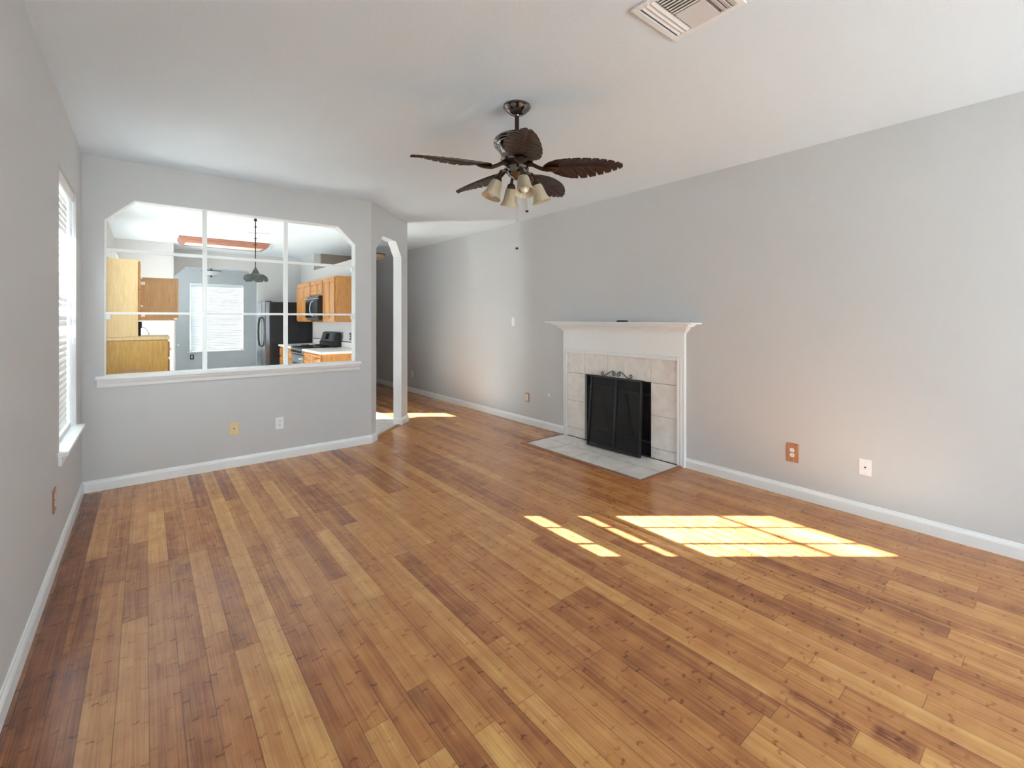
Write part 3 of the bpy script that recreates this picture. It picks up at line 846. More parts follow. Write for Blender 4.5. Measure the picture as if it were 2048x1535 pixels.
# ------------------------------------------------------------------ wall plates
def plate(name, label, cat, plane, a, z, kind, wd=0.075, ht=0.117, mt='white', group=None, flat=0.006):
    """plane: ('x', x, dir) or ('y', y, dir): dir points into the room"""
    ax, c, dr_ = plane
    root = thing(name, label, cat, (c, a, z) if ax == 'x' else (a, c, z), group)
    def bx(mb, a0, a1, z0, z1, d0, d1, bev=0):
        if ax == 'x': mb.box(c + dr_ * d0, c + dr_ * d1, a + a0, a + a1, z + z0, z + z1, bev)
        else: mb.box(a + a0, a + a1, c + dr_ * d0, c + dr_ * d1, z + z0, z + z1, bev)
    m = MB(); bx(m, -wd/2, wd/2, -ht/2, ht/2, 0.0005, flat, 0.002); m.build('cover_plate', M[mt], root)
    if kind == 'duplex':
        for zz in (0.0195, -0.0195):
            m = MB().use(M['white']); 
            pts = [(0.017 * math.cos(t) , max(-0.0145, min(0.0145, 0.0175 * math.sin(t)))) for t in [2 * PI * i / 20 for i in range(20)]]
            if ax == 'x': m.prism(pts, lambda p_, q_, t: (c + dr_ * t, a + p_, z + zz + q_), flat - .001, flat + 0.0025)
            else: m.prism(pts, lambda p_, q_, t: (a + p_, c + dr_ * t, z + zz + q_), flat - .001, flat + 0.0025)
            m.use(M['hole'])
            for s_ in (-0.0062, 0.0062): bx(m, s_ - .0012, s_ + .0012, zz - .001, zz + .008, flat + .002, flat + .0029)
            bx(m, -.0022, .0022, zz - .0095, zz - .0055, flat + .002, flat + .0029)
            m.build('socket', None, root)
    elif kind == 'coax':
        m = MB()
        axm = Matrix.Rotation(PI / 2 * (1 if ax == 'x' else 1), 3, 'Y' if ax == 'x' else 'X')
        cc = (c + dr_ * flat, a, z) if ax == 'x' else (a, c + dr_ * flat, z)
        m.lathe([(0.0055, -0.006), (0.0055, 0.006)], cc, 12, axm); m.build('jack', M['hole'], root)
    elif kind == 'toggle':
        m = MB(); bx(m, -.005, .005, -.010, .012, flat - .001, flat + .009, 0.001); m.build('toggle', M['white'], root)
    for zz in ((0.0,) if kind == 'duplex' else (ht * .36, -ht * .36)):
        m = MB(); bx(m, -.002, .002, zz - .002, zz + .002, flat - .0005, flat + .001); m.build('screw', M['steel'], root)
    return root
plate('power_outlet', 'brown wood-look outlet cover low on the left wall under the window', 'outlet', ('x', 0.0, 1), -1.50, 0.395, 'duplex', 0.09, 0.13, 'brownplate')
plate('cable_plate', 'ivory cable plate with a dark centre hole on the back wall', 'wall plate', ('y', 0.0, -1), 1.03, 0.366, 'coax', 0.078, 0.118, 'ivory')
plate('power_outlet', 'white double outlet on the back wall, right of the ivory plate', 'outlet', ('y', 0.0, -1), 1.414, 0.362, 'duplex', 0.072, 0.117, 'white')
plate('power_outlet', 'brown wood-framed white outlet on the right wall, right of the fireplace', 'outlet', ('x', W, -1), -3.755, 0.352, 'duplex', 0.088, 0.146, 'brownplate', flat=0.009)
plate('cable_plate', 'white cable plate with small centre jack, farthest right on the right wall', 'wall plate', ('x', W, -1), -4.242, 0.353, 'coax', 0.075, 0.115, 'white')
plate('light_switch', 'white switch plate at mantel height on the right wall, left of the fireplace', 'light switch', ('x', W, -1), -0.106, 1.37, 'toggle', 0.07, 0.117, 'white')
o = plate('telephone_jack', 'beige-edged jack plate on the right wall, just left of the round cap', 'wall plate', ('x', W, -1), -0.416, 0.357, 'coax', 0.080, 0.120, 'brownplate')
m = MB(); m.box(W - 0.012, W - 0.006, -0.416 - .028, -0.416 + .028, .357 - .045, .357 + .045, .002); m.build('face_panel', mat('beige_plastic', srgb(222, 206, 190), .4), o)
plate('power_outlet', 'small white outlet low on the hall stretch of wall beside the archway post', 'outlet', ('x', W, -1), 3.095, 0.355, 'duplex', 0.072, 0.117, 'white')
GV = thing('gas_valve_cover', 'round white gas key escutcheon with dark hole beside the fireplace', 'valve cover', (W, -0.841, 0.437))
rx = Matrix.Rotation(-PI / 2, 3, 'Y')
m = MB(); m.lathe([(0.026, 0.0005), (0.026, 0.003), (0.020, 0.007), (0.009, 0.008)], (W, -0.841, 0.437), 24, rx); m.build('ring', M['white'], GV, True)
m = MB(); m.lathe([(0.009, 0.002), (0.008, 0.0085)], (W, -0.841, 0.437), 14, rx); m.build('key_hole', M['hole'], GV)

# ------------------------------------------------------------------ ceiling fan
FC = Vector((2.155, -2.944, 0))
FAN = thing('ceiling_fan', 'dark ceiling fan with five carved palm leaf blades and four lamp shades', 'ceiling fan', (FC.x, FC.y, H))
def fl(prof, nm, mt, seg=32, rib=None): 
    m = MB(); m.lathe(prof, (FC.x, FC.y, 0), seg, rib=rib); return m.build(nm, mt, FAN, True)
fl([(0.086, 2.7395), (0.087, 2.728), (0.080, 2.722), (0.078, 2.716), (0.055, 2.696), (0.034, 2.683), (0.020, 2.679), (0.018, 2.674)], 'canopy', M['chrome'])
fl([(0.0135, 2.68), (0.0135, 2.555)], 'downrod', M['bronze'], 16)
fl([(0.022, 2.575), (0.030, 2.560), (0.075, 2.555), (0.115, 2.546), (0.140, 2.528), (0.143, 2.520), (0.139, 2.515), (0.145, 2.508), (0.145, 2.502), (0.139, 2.497), (0.143, 2.490), (0.142, 2.483), (0.128, 2.470),
    (0.105, 2.440), (0.096, 2.412), (0.098, 2.402), (0.104, 2.396), (0.100, 2.384), (0.070, 2.376), (0.0, 2.374)], 'motor_housing', M['chrome'])
fl([(0.058, 2.376), (0.072, 2.362), (0.076, 2.345), (0.070, 2.322), (0.052, 2.300), (0.030, 2.292), (0.018, 2.280), (0.0, 2.276)], 'switch_housing', M['chrome'])

BLADE_R0, BLADE_R1, ZB = 0.165, 0.652, 2.352
def half_width(t, side):
    # broad leaf: rises fast, widest at 40%, pointed at the tip
    w0 = 0.110 * (math.sin(PI * min(1, t ** 0.62 * 0.985)) ** 0.62) if t < 0.999 else 0.0
    w0 = max(w0, 0.006)
    # deep notches cut between lobes
    notches = (0.34, 0.47, 0.60, 0.71, 0.83, 0.92) if side > 0 else (0.28, 0.41, 0.55, 0.66, 0.77, 0.89)
    dep = 1.0
    for i, c_ in enumerate(notches):
        x = (t - c_)
        if -0.006 < x < 0.026:
            cut = (0.34 + 0.24 * ((i * 7) % 3) / 2) * (1 + x / 0.006 if x < 0 else 1 - x / 0.026)
            dep = min(dep, 1 - cut)
    saw = 1 + 0.012 * (((t * 15) % 1) - 0.5)
    return w0 * dep * saw
def blade_mesh():
    m = MB(); NU, NV = 220, 16
    def surf(sign):
        def fn(u, v):
            s = v * 2 - 1; side = 1 if s > 0 else -1
            # veins sweep forward: shear the sample toward the tip at the edges
            t = min(1.0, max(0.0, u))
            hw = half_width(t, side)
            y = s * hw
            x = BLADE_R0 + (BLADE_R1 - BLADE_R0) * t + 0.10 * abs(s) ** 1.2 * (1 - t) * (t ** 0.3) + 0.0
            vein = 0.0020 * (abs(math.sin((t * 11 - abs(s) * 0.6) * PI)) ** 0.5 * 2 - 1.2) * (1 - 0.5 * abs(s) ** 2)
            mid = 0.006 * math.exp(-(y / 0.006) ** 2)
            z = -0.010 * (y / 0.1) ** 2 * 2.0 - 0.022 * t ** 2.2 + (vein * (1 - math.exp(-(y / 0.010) ** 2)) - mid) + sign * 0.004 * (1 - 0.6 * abs(s) ** 4)
            return (x, y, z)
        return fn
    m.grid(NU, NV, surf(1)); m.grid(NU, NV, surf(-1))
    # close the rim
    bm = m.bm; bm.verts.ensure_lookup_table()
    n1 = (NU + 1) * (NV + 1)
    idx = lambda g_, i, j: bm.verts[g_ * n1 + i * (NV + 1) + j]
    for i in range(NU):
        for j in (0, NV): m._f([idx(0, i, j), idx(0, i+1, j), idx(1, i+1, j), idx(1, i, j)])
    for j in range(NV):
        for i in (0, NU): m._f([idx(0, i, j), idx(0, i, j+1), idx(1, i, j+1), idx(1, i, j)])
    return m
def blade_mat():
    m, nt, b = new_mat('carved_dark_walnut')
    tc = nd(nt, 'ShaderNodeTexCoord'); n = nd(nt, 'ShaderNodeTexNoise'); n.inputs['Scale'].default_value = 24; n.inputs['Detail'].default_value = 5
    nt.links.new(tc.outputs['Object'], n.inputs['Vector'])
    r = nd(nt, 'ShaderNodeValToRGB'); r.color_ramp.elements[0].color = srgb(32, 22, 21); r.color_ramp.elements[1].color = srgb(62, 43, 39)
    nt.links.new(n.outputs[0], r.inputs[0]); nt.links.new(r.outputs[0], b.inputs['Base Color'])
    b.inputs['Roughness'].default_value = 0.4
    return m
M['blade'] = blade_mat()
bo = blade_mesh().build('blade', M['blade'], None, 'all')
def iron_mesh():
    m = MB()
    m.tube([(0.060, 0, 2.372 - ZB), (0.100, 0, 2.368 - ZB), (0.135, 0, -0.004), (0.170, 0, -0.018), (0.205, 0, -0.022)], [0.014, 0.013, 0.012, 0.013, 0.010], 8)
    # leaf-shaped foot
    def leaf(u, v):
        s = v * 2 - 1; t = u
        hw = 0.034 * math.sin(PI * min(1, t * 0.97 + 0.02)) ** 0.8
        return (0.155 + 0.115 * t, s * hw, -0.020 - 0.012 * (1 - s * s) * math.sin(PI * t))
    def leaf2(u, v):
        p_ = leaf(u, v); return (p_[0], p_[1], -0.012)
    m.grid(12, 8, leaf); m.grid(12, 8, leaf2)
    for sx in (-1, 1):
        m.ball((0.185, sx * 0.014, -0.026), 0.0045, 8)
    return m
io = iron_mesh().build('blade_iron', M['bronze'], None, True)
for k in range(5):
    ang = math.radians(165.8 - 72 * k)
    b_ = bo if k == 0 else bo.copy(); i_ = io if k == 0 else io.copy()
    if k: COL.objects.link(b_); COL.objects.link(i_)
    for ob, pitch in ((b_, math.radians(-14)), (i_, math.radians(-7))):
        ob.parent = FAN
        ob.matrix_parent_inverse = Matrix.Translation((FC.x, FC.y, H)).inverted()
        ob.matrix_basis = Matrix.Translation((FC.x, FC.y, ZB)) @ Matrix.Rotation(ang, 4, 'Z') @ Matrix.Rotation(pitch, 4, 'X')
# light kit
Fv = Vector((0.6505, 0.7595, 0)); Rv = Vector((0.7595, -0.6505, 0))
for (rr, ff) in ((0.050, -0.138), (-0.138, -0.050), (-0.050, 0.138), (0.138, 0.050)):
    dirv = (Rv * rr + Fv * ff).normalized()
    c0 = Vector((FC.x, FC.y, 2.318)) + dirv * 0.055
    neck = Vector((FC.x, FC.y, 2.288)) + dirv * 0.118
    ax = (dirv * 0.36 + Vector((0, 0, -1))).normalized()
    q_ = Vector((0, 0, 1)).rotation_difference(ax).to_matrix()
    m = MB(); m.tube([c0 - dirv * 0.02, c0 + dirv * 0.02 + Vector((0, 0, 0.010)), c0 + dirv * 0.045 + Vector((0, 0, 0.006)), neck, neck + ax * 0.012], [0.010, 0.009, 0.009, 0.012, 0.012], 8)
    m.lathe([(0.012, 0.0), (0.022, 0.006), (0.027, 0.020), (0.030, 0.036), (0.027, 0.040)], neck, 20, q_)
    arm = m.build('lamp_arm', M['bronze'], FAN, True)
    m = MB()
    prof = [(0.024, 0.026), (0.031, 0.034), (0.036, 0.050), (0.039, 0.075), (0.042, 0.100), (0.048, 0.120), (0.057, 0.136), (0.062, 0.143), (0.0595, 0.1425), (0.055, 0.135), (0.046, 0.119), (0.040, 0.099), (0.037, 0.075), (0.034, 0.050), (0.029, 0.036)]
    m.lathe(prof, neck, 48, q_, rib=lambda a, i: 1 + 0.045 * math.cos(a * 16) * (0.4 + 0.6 * min(1, i / 5)), cap=False)
    m.build('lamp_shade', M['shade'], FAN, 'all')
    m = MB()
    m.lathe([(0.013, 0.040), (0.014, 0.060), (0.022, 0.080), (0.029, 0.100), (0.029, 0.112), (0.022, 0.126), (0.010, 0.134), (0.0005, 0.136)], neck, 20, q_)
    m.build('light_bulb', M['bulb'], FAN, True)
# pull chains
def chain(x, y, z0, z1, nm):
    m = MB().use(M['steel']); m.tube([(x, y, z0), (x, y, z1)], 0.0014, 6)
    m.use(M['bronze']); m.ball((x, y, z1 - 0.006), 0.0105, 12, (1, 1, 0.7)); m.build(nm, None, FAN, True)
pc = Vector((FC.x, FC.y, 0)) - Fv * 0.01
chain(pc.x, pc.y, 2.285, 1.855, 'pull_chain')
pc = Vector((FC.x, FC.y, 0)) + Rv * 0.062 + Fv * 0.03
chain(pc.x, pc.y, 2.31, 2.095, 'pull_chain')

# ------------------------------------------------------------------ ceiling vents
def vent(label, x0, x1, y0, y1, dark=True):
    root = thing('ceiling_vent', label, 'air vent', ((x0+x1)/2, (y0+y1)/2, H))
    z = H
    m = MB(); fwid = 0.028
    for b_ in ((x0, x1, y0, y0 + fwid), (x0, x1, y1 - fwid, y1), (x0, x0 + fwid, y0 + fwid, y1 - fwid), (x1 - fwid, x1, y0 + fwid, y1 - fwid)):
        m.box(b_[0], b_[1], b_[2], b_[3], z - 0.010, z - 0.0005, 0.002)
    m.build('frame', M['white'], root)
    box(x0 + fwid, x1 - fwid, y0 + fwid, y1 - fwid, z - 0.003, z - 0.001).build('duct_backing', mat('grey_duct', srgb(120, 122, 128), .8) if dark else M['grout'], root)
    cx0, cx1, cy0, cy1 = x0 + fwid, x1 - fwid, y0 + fwid, y1 - fwid
    def slats(horizontal, a0, a1, b0, b1, step, sgn, nm='louver_bank', k=1.0):
        mm = MB(); p_ = b0 + step / 2
        while p_ < b1:
            sec = [(-step * .46 * k, z - 0.005), (step * .44 * k, z - 0.011), (step * .46 * k, z - 0.0095), (-step * .44 * k, z - 0.0035)]
            if sgn < 0: sec = [(-a, b) for a, b in sec]
            if horizontal: mm.prism(sec, lambda d, zz, t, p_=p_: (p_ + d, t, zz), a0, a1)
            else: mm.prism(sec, lambda d, zz, t, p_=p_: (t, p_ + d, zz), a0, a1)
            p_ += step
        mm.build(nm, M['white'], root)
    L_ = 0.28
    xm0, xm1 = cx0 + (cx1 - cx0) * .30, cx1 - (cx1 - cx0) * .0
    # side bank running across, two centre banks facing opposite ways
    slats(False, cx0, cx1, cy1 - (cy1 - cy0) * 0.26, cy1, 0.022, 1, k=.86)
    slats(True, cy0 + (cy1 - cy0) * .26, cy1 - (cy1 - cy0) * .28, cx0, (cx0 + cx1) / 2 - .005, 0.0175, -1)
    slats(True, cy0 + (cy1 - cy0) * .26, cy1 - (cy1 - cy0) * .28, (cx0 + cx1) / 2 + .005, cx1, 0.0175, 1, k=.8)
    slats(False, cx0, cx1, cy0, cy0 + (cy1 - cy0) * 0.24, 0.022, -1)
    return root
vent('white square louvered vent in the ceiling at the top edge of the photo', 1.972, 2.305, -4.325, -3.975)
vent('small white kitchen ceiling register behind the pendant lamp rod', 1.555, 1.865, 2.99, 3.20, False)

# ------------------------------------------------------------------ kitchen: left run (x from 0)
def door_panel(mb, face, a0, a1, z0, z1, ax='x', sgn=1, th=0.02, frame=0.055):
    """raised panel door; face = coordinate of the carcass front, sgn = outward"""
    def bx(a, b, zz0, zz1, d0, d1, bev=0.0):
        if ax == 'x': mb.box(face + sgn * d0, face + sgn * d1, a, b, zz0, zz1, bev)
        else: mb.box(a, b, face + sgn * d0, face + sgn * d1, zz0, zz1, bev)
    fr = min(frame, (a1 - a0) * .28, (z1 - z0) * .3)
    bx(a0, a0 + fr, z0, z1, 0.001, th, 0.003); bx(a1 - fr, a1, z0, z1, 0.001, th, 0.003)
    bx(a0 + fr, a1 - fr, z0, z0 + fr, 0.001, th, 0.003); bx(a0 + fr, a1 - fr, z1 - fr, z1, 0.001, th, 0.003)
    bx(a0 + fr - .002, a1 - fr + .002, z0 + fr - .002, z1 - fr + .002, 0.001, th * .45)
    bx(a0 + fr + .015, a1 - fr - .015, z0 + fr + .015, z1 - fr - .015, th * .4, th * .85, 0.004)

C = thing('tall_maple_cabinet', 'tall pale maple wall cabinet standing on the left kitchen counter', 'cabinet', (0.16, 2.47, 1.192))
m = MB(); m.box(0.001, 0.322, 2.20, 2.218, 1.192, 2.125, 0.001); m.build('side_panel', M['maple'], C)
m = MB(); m.box(0.001, 0.300, 2.219, 2.74, 1.38, 2.12); m.box(0.300, 0.322, 2.219, 2.74, 1.38, 2.12, 0.001); m.build('carcass', M['maple'], C)
for za, zb in ((1.39, 1.76), (1.77, 2.11)):
    m = MB(); door_panel(m, 0.322, 2.225, 2.735, za, zb, sgn=1); dd = m.build('door', M['oak'], C)
    m = MB(); m.ball((0.352, 2.70, (za + zb) / 2), 0.014, 10); m.tube([(0.340, 2.70, (za+zb)/2), (0.352, 2.70, (za+zb)/2)], 0.006, 8); m.build('door_knob', M['white'], dd, True)
C = thing('low_wall_cabinet', 'shorter maple wall cabinet with its tan door standing open', 'cabinet', (0.16, 2.97, 1.39))
m = MB(); m.box(0.001, 0.018, 2.75, 3.20, 1.39, 1.985); m.box(0.018, 0.322, 2.75, 2.765, 1.39, 1.985); m.box(0.018, 0.322, 3.185, 3.20, 1.39, 1.985)
m.box(0.018, 0.322, 2.765, 3.185, 1.39, 1.405); m.box(0.018, 0.322, 2.765, 3.185, 1.97, 1.985); m.box(0.018, 0.31, 2.765, 3.185, 1.67, 1.683)
m.build('carcass', M['maple'], C)
m = MB(); m.box(0.326, 0.750, 3.205, 3.222, 1.385, 1.985, 0.006)
m.box(0.326, 0.385, 3.196, 3.206, 1.385, 1.985, 0.002); m.box(0.722, 0.750, 3.198, 3.206, 1.385, 1.985, 0.002)
m.box(0.385, 0.722, 3.198, 3.206, 1.385, 1.425, 0.002); m.box(0.385, 0.722, 3.198, 3.206, 1.945, 1.985, 0.002)
dd = m.build('door', M['doorin'], C)
for zz in (1.46, 1.90):
    m = MB(); m.box(0.322, 0.385, 3.180, 3.197, zz - .022, zz + .022, 0.005); m.build('hinge', M['white'], dd)
m = MB(); m.box(0.700, 0.738, 3.184, 3.198, 1.398, 1.422, 0.003); m.build('door_catch', M['white'], dd)

C = thing('maple_base_cabinet', 'honey maple base cabinet with overhanging wood top, left side of kitchen', 'cabinet', (0.3, 2.7, 0.007))
m = MB(); m.box(0.001, 0.585, 2.20, 3.03, 0.007, 1.145); m.box(0.560, 0.603, 2.196, 2.222, 0.007, 1.145, 0.002); m.build('side_panel', M['maple2'], C)
m = MB(); m.box(0.001, 0.622, 2.185, 3.04, 1.150, 1.190, 0.003); m.build('wood_top', M['maple'], C)
m = MB(); m.box(0.16, 0.40, 2.188, 2.199, 0.55, 0.805, 0.002); m.build('patch_panel', M['doorin'], C)
for ya, yb in ((2.23, 2.62), (2.63, 3.02)):
    m = MB(); door_panel(m, 0.603, ya, yb, 0.12, 0.90, sgn=1); dd = m.build('door', M['oak'], C)
    m = MB(); m.box(0.586, 0.603, ya, yb, 0.05, 1.14); m.build('face_frame', M['oak'], C)
    m = MB(); door_panel(m, 0.603, ya, yb, 0.93, 1.12, sgn=1, frame=.03); dd = m.build('drawer', M['oak'], C)
    m = MB(); m.ball((0.640, (ya + yb) / 2, 1.02), 0.014, 10); m.tube([(0.622, (ya+yb)/2, 1.02), (0.640, (ya+yb)/2, 1.02)], 0.006, 8); m.build('drawer_knob', M['white'], dd, True)
P_ = thing('corded_phone', 'small dark handset with looping white cord behind the pale cabinet side', 'telephone', (0.35, 2.62, 1.191))
m = MB(); m.box(0.315, 0.355, 2.60, 2.66, 1.29, 1.375, 0.006); m.box(0.318, 0.345, 2.61, 2.65, 1.191, 1.30, 0.004); m.build('handset', M['black'], P_)
m = MB(); m.tube([(0.345, 2.62, 1.30), (0.38, 2.62, 1.295), (0.41, 2.62, 1.26), (0.425, 2.62, 1.21), (0.43, 2.62, 1.195)], 0.0055, 7); m.build('cord', M['white'], P_, True)

# door on the side of the far wall block (only its knob shows)
d = box(0.767, 0.79, 5.16, 5.90, 0.01, 2.03, 0.003); dd = struct(d.build('door_2', M['trim']))
m = MB(); m.ball((0.835, 5.22, 0.945), 0.027, 14); m.tube([(0.79, 5.22, 0.945), (0.83, 5.22, 0.945)], 0.012, 10); m.build('door_knob', M['steel'], dd, True)

# ------------------------------------------------------------------ kitchen: right run (wall x = 3.0)
XW = 2.999
def oak_upper(label, y0, y1, z0, z1, nd_=2):
    C = thing('oak_wall_cabinet', label, 'cabinet', (2.85, (y0+y1)/2, z0), 'oak wall cabinets on the right side of the kitchen')
    m = MB(); m.box(2.72, XW, y0 + .001, y1 - .001, z0, z1, 0.001); m.build('carcass', M['oak'], C)
    m = MB(); m.box(2.700, 2.72, y0 + .001, y1 - .001, z0, z1, 0.002); m.build('face_frame', M['oak'], C)
    n = nd_; gap = 0.012; ww = (y1 - y0 - 0.05 - gap * (n - 1)) / n
    for k in range(n):
        a = y0 + 0.025 + k * (ww + gap)
        m = MB(); door_panel(m, 2.700, a, a + ww, z0 + .02, z1 - .03, sgn=-1); m.build('door', M['oak'], C)
    return C
oak_upper('golden oak wall cabinet, nearest of the three over the counter', 2.49, 3.165, 1.355, 2.10)
oak_upper('short golden oak wall cabinet directly above the black microwave', 3.17, 3.93, 1.815, 2.10)
oak_upper('golden oak wall cabinet beside the refrigerator, beyond the microwave', 3.935, 4.94, 1.355, 2.10)

MW = thing('microwave', 'black over-the-range microwave with curved steel handle', 'microwave', (2.8, 3.55, 1.39))
m = MB(); m.box(2.625, XW, 3.175, 3.925, 1.39, 1.808, 0.004); m.build('body', M['black'], MW)
m = MB(); m.box(2.600, 2.624, 3.345, 3.925, 1.43, 1.745, 0.004); dd = m.build('door', M['blackglass'], MW)
m = MB(); m.tube([(2.600, 3.40, 1.72), (2.565, 3.40, 1.70), (2.548, 3.405, 1.64), (2.545, 3.41, 1.585), (2.548, 3.405, 1.53), (2.565, 3.40, 1.47), (2.600, 3.40, 1.45)], 0.010, 8); m.build('door_handle', M['steel'], dd, True)
m = MB(); m.box(2.604, 2.624, 3.180, 3.340, 1.43, 1.745, 0.003); m.build('control_panel', M['black2'], MW)
m = MB(); m.box(2.598, 2.624, 3.178, 3.925, 1.750, 1.765, 0.002); m.box(2.600, 2.624, 3.178, 3.925, 1.785, 1.792, 0.002); m.build('vent_strip', M['steel'], MW)
m = MB(); m.box(2.601, 2.605, 3.55, 3.85, 1.50, 1.70); m.build('door_window', M['blackglass'], MW)

SV = thing('stove', 'black and steel freestanding range between the white countertops', 'stove', (2.68, 3.55, 0.007))
m = MB(); m.box(2.40, 2.985, 3.165, 3.925, 0.007, 0.905, 0.004); m.build('body', M['black'], SV)
m = MB(); m.box(2.375, 2.93, 3.163, 3.927, 0.906, 0.928, 0.004); m.build('cooktop', M['blackglass'], SV)
m = MB()
m.prism([(2.84, 0.929), (2.985, 0.929), (2.985, 1.155), (2.955, 1.175), (2.90, 1.165), (2.865, 1.02), (2.84, 1.00)], lambda a, b, t: (a, t, b), 3.168, 3.922); m.build('backguard', M['black'], SV)
m = MB(); m.prism([(2.856, 1.015), (2.862, 1.012), (2.898, 1.160), (2.892, 1.163)], lambda a, b, t: (a, t, b), 3.22, 3.90); cp_ = m.build('control_panel', M['darksteel'], SV)
m = MB(); m.prism([(2.856, 1.045), (2.866, 1.043), (2.890, 1.142), (2.882, 1.144)], lambda a, b, t: (a, t, b), 3.46, 3.64); m.build('clock_display', M['blackglass'], cp_)
for (xx, yy, r_) in ((2.55, 3.36, .095), (2.55, 3.73, .075), (2.76, 3.36, .075), (2.76, 3.73, .095)):
    m = MB()
    for k in range(4):
        a = PI / 4 + k * PI / 2; m.tube([(xx, yy, 0.945), (xx + r_ * math.cos(a), yy + r_ * math.sin(a), 0.945), (xx + r_ * math.cos(a), yy + r_ * math.sin(a), 0.929)], 0.005, 6)
    m.lathe([(0.035, 0.929), (0.035, 0.940), (0.02, 0.942)], (xx, yy, 0), 14); m.build('burner', M['black2'], SV)
m = MB(); m.prism([(2.395, 0.80), (2.375, 0.81), (2.362, 0.895), (2.395, 0.905)], lambda a, b, t: (a, t, b), 3.166, 3.924); kp = m.build('knob_panel', M['steel'], SV)
for k in range(5):
    yy = 3.25 + k * 0.148; m = MB(); m.lathe([(0.021, 0), (0.019, 0.022), (0.012, 0.025)], (2.368, yy, 0.852), 16, Matrix.Rotation(-PI / 2 - .15, 3, 'Y')); m.build('burner_knob', M['black2'], kp, True)
m = MB(); m.box(2.375, 2.399, 3.175, 3.915, 0.26, 0.785, 0.004); od = m.build('oven_door', M['steel'], SV)
m = MB(); m.box(2.372, 2.378, 3.25, 3.84, 0.36, 0.66, 0.002); m.build('oven_window', M['blackglass'], od)
m = MB(); m.tube([(2.375, 3.21, 0.745), (2.335, 3.22, 0.745), (2.335, 3.87, 0.745), (2.375, 3.88, 0.745)], 0.011, 8); m.build('oven_handle', M['steel'], od, True)
m = MB(); m.box(2.378, 2.399, 3.175, 3.915, 0.09, 0.25, 0.004); m.build('drawer', M['steel'], SV)

def oak_base(label, y0, y1, cols, near_panel=True):
    C = thing('oak_base_cabinet', label, 'cabinet', (2.7, (y0+y1)/2, 0.007), 'oak base cabinets on the right side of the kitchen')
    m = MB(); m.box(2.42, XW, y0, y1, 0.10, 0.875, 0.001); m.box(2.50, XW, y0 + .01, y1 - .01, 0.007, 0.10); m.build('carcass', M['oak'], C)
    m = MB(); m.box(2.40, 2.42, y0, y1, 0.10, 0.875, 0.002); m.build('face_frame', M['oak'], C)
    ww = (y1 - y0 - 0.04) / cols
    for k in range(cols):
        a = y0 + 0.02 + k * ww
        m = MB(); door_panel(m, 2.40, a + .01, a + ww - .01, 0.70, 0.85, sgn=-1, frame=.03); dd = m.build('drawer', M['oak'], C)
        m = MB(); m.ball((2.358, a + ww / 2, 0.775), 0.014, 10); m.tube([(2.38, a + ww/2, .775), (2.36, a + ww/2, .775)], .006, 8); m.build('drawer_knob', M['oak'], dd, True)
        m = MB(); door_panel(m, 2.40, a + .01, a + ww - .01, 0.14, 0.67, sgn=-1); m.build('door', M['oak'], C)
oak_base('golden oak base cabinet with two drawers, nearest the pass-through', 2.13, 3.155, 2)
oak_base('golden oak base cabinet squeezed between the stove and the refrigerator', 3.935, 4.95, 2)
tag(box(2.365, XW, 2.09, 3.158, 0.877, 0.915, 0.004).build('countertop', M['counter']), 'white laminate countertop nearest the pass-through', 'countertop', 'white kitchen countertops')
tag(box(2.365, XW, 3.932, 4.965, 0.877, 0.915, 0.004).build('countertop', M['counter']), 'white laminate countertop between the stove and the refrigerator', 'countertop', 'white kitchen countertops')
BS = thing('backsplash', 'low white backsplash strip with dark top line on the kitchen right wall', 'backsplash', (2.99, 3.0, 0.916))
m = MB(); m.box(2.988, XW, 2.09, 3.158, 0.916, 1.010, 0.001); m.build('splash_board', M['counter'], BS)
m = MB(); m.box(2.988, XW, 3.932, 4.965, 0.916, 1.010, 0.001); m.build('splash_board', M['counter'], BS)
m = MB(); m.box(2.985, XW, 2.09, 3.158, 1.011, 1.022, 0.001); m.build('dark_edge', M['black'], BS)
m = MB(); m.box(2.985, XW, 3.932, 4.965, 1.011, 1.022, 0.001); m.build('dark_edge', M['black'], BS)
plate('light_switch', 'narrow steel-tone switch plate on the kitchen wall right of the stove', 'light switch', ('x', 3.0, -1), 3.105, 1.125, 'toggle', 0.07, 0.117, 'steel')
plate('power_outlet', 'black outlet plate on the kitchen wall at the pass-through edge', 'outlet', ('x', 3.0, -1), 2.715, 1.115, 'duplex', 0.075, 0.117, 'black')

RF = thing('refrigerator', 'tall black refrigerator with curved door handles in the kitchen corner', 'refrigerator', (2.6, 5.45, 0.007))
m = MB(); m.box(2.235, 2.985, 5.005, 5.90, 0.03, 1.74, 0.008); m.build('body', M['applblack'], RF)
FRN = mat('lightened_gloss_door', srgb(120, 122, 128), 0.16, metal=0.8)  # black door lightened in colour to imitate its bright reflection
for ya, yb, yh, sg in ((5.005, 5.375, 5.35, 1), (5.38, 5.90, 5.41, -1)):
    m = MB(); m.box(2.150, 2.232, ya, yb, 0.06, 1.745, 0.012); dd = m.build('door', FRN, RF)
    m = MB(); m.tube([(2.152, yh, 1.44), (2.115, yh, 1.42), (2.098, yh, 1.30), (2.094, yh, 1.15), (2.098, yh, 1.00), (2.115, yh, 0.88), (2.152, yh, 0.86)], 0.013, 8); m.build('door_handle', M['black2'], dd, True)
m = MB(); m.box(2.25, 2.97, 5.02, 5.88, 0.007, 0.03); m.build('base_grille', M['black'], RF)
m = MB(); m.box(2.16, 2.26, 5.02, 5.07, 1.74, 1.757, 0.003); m.build('hinge_cover', M['black'], RF)

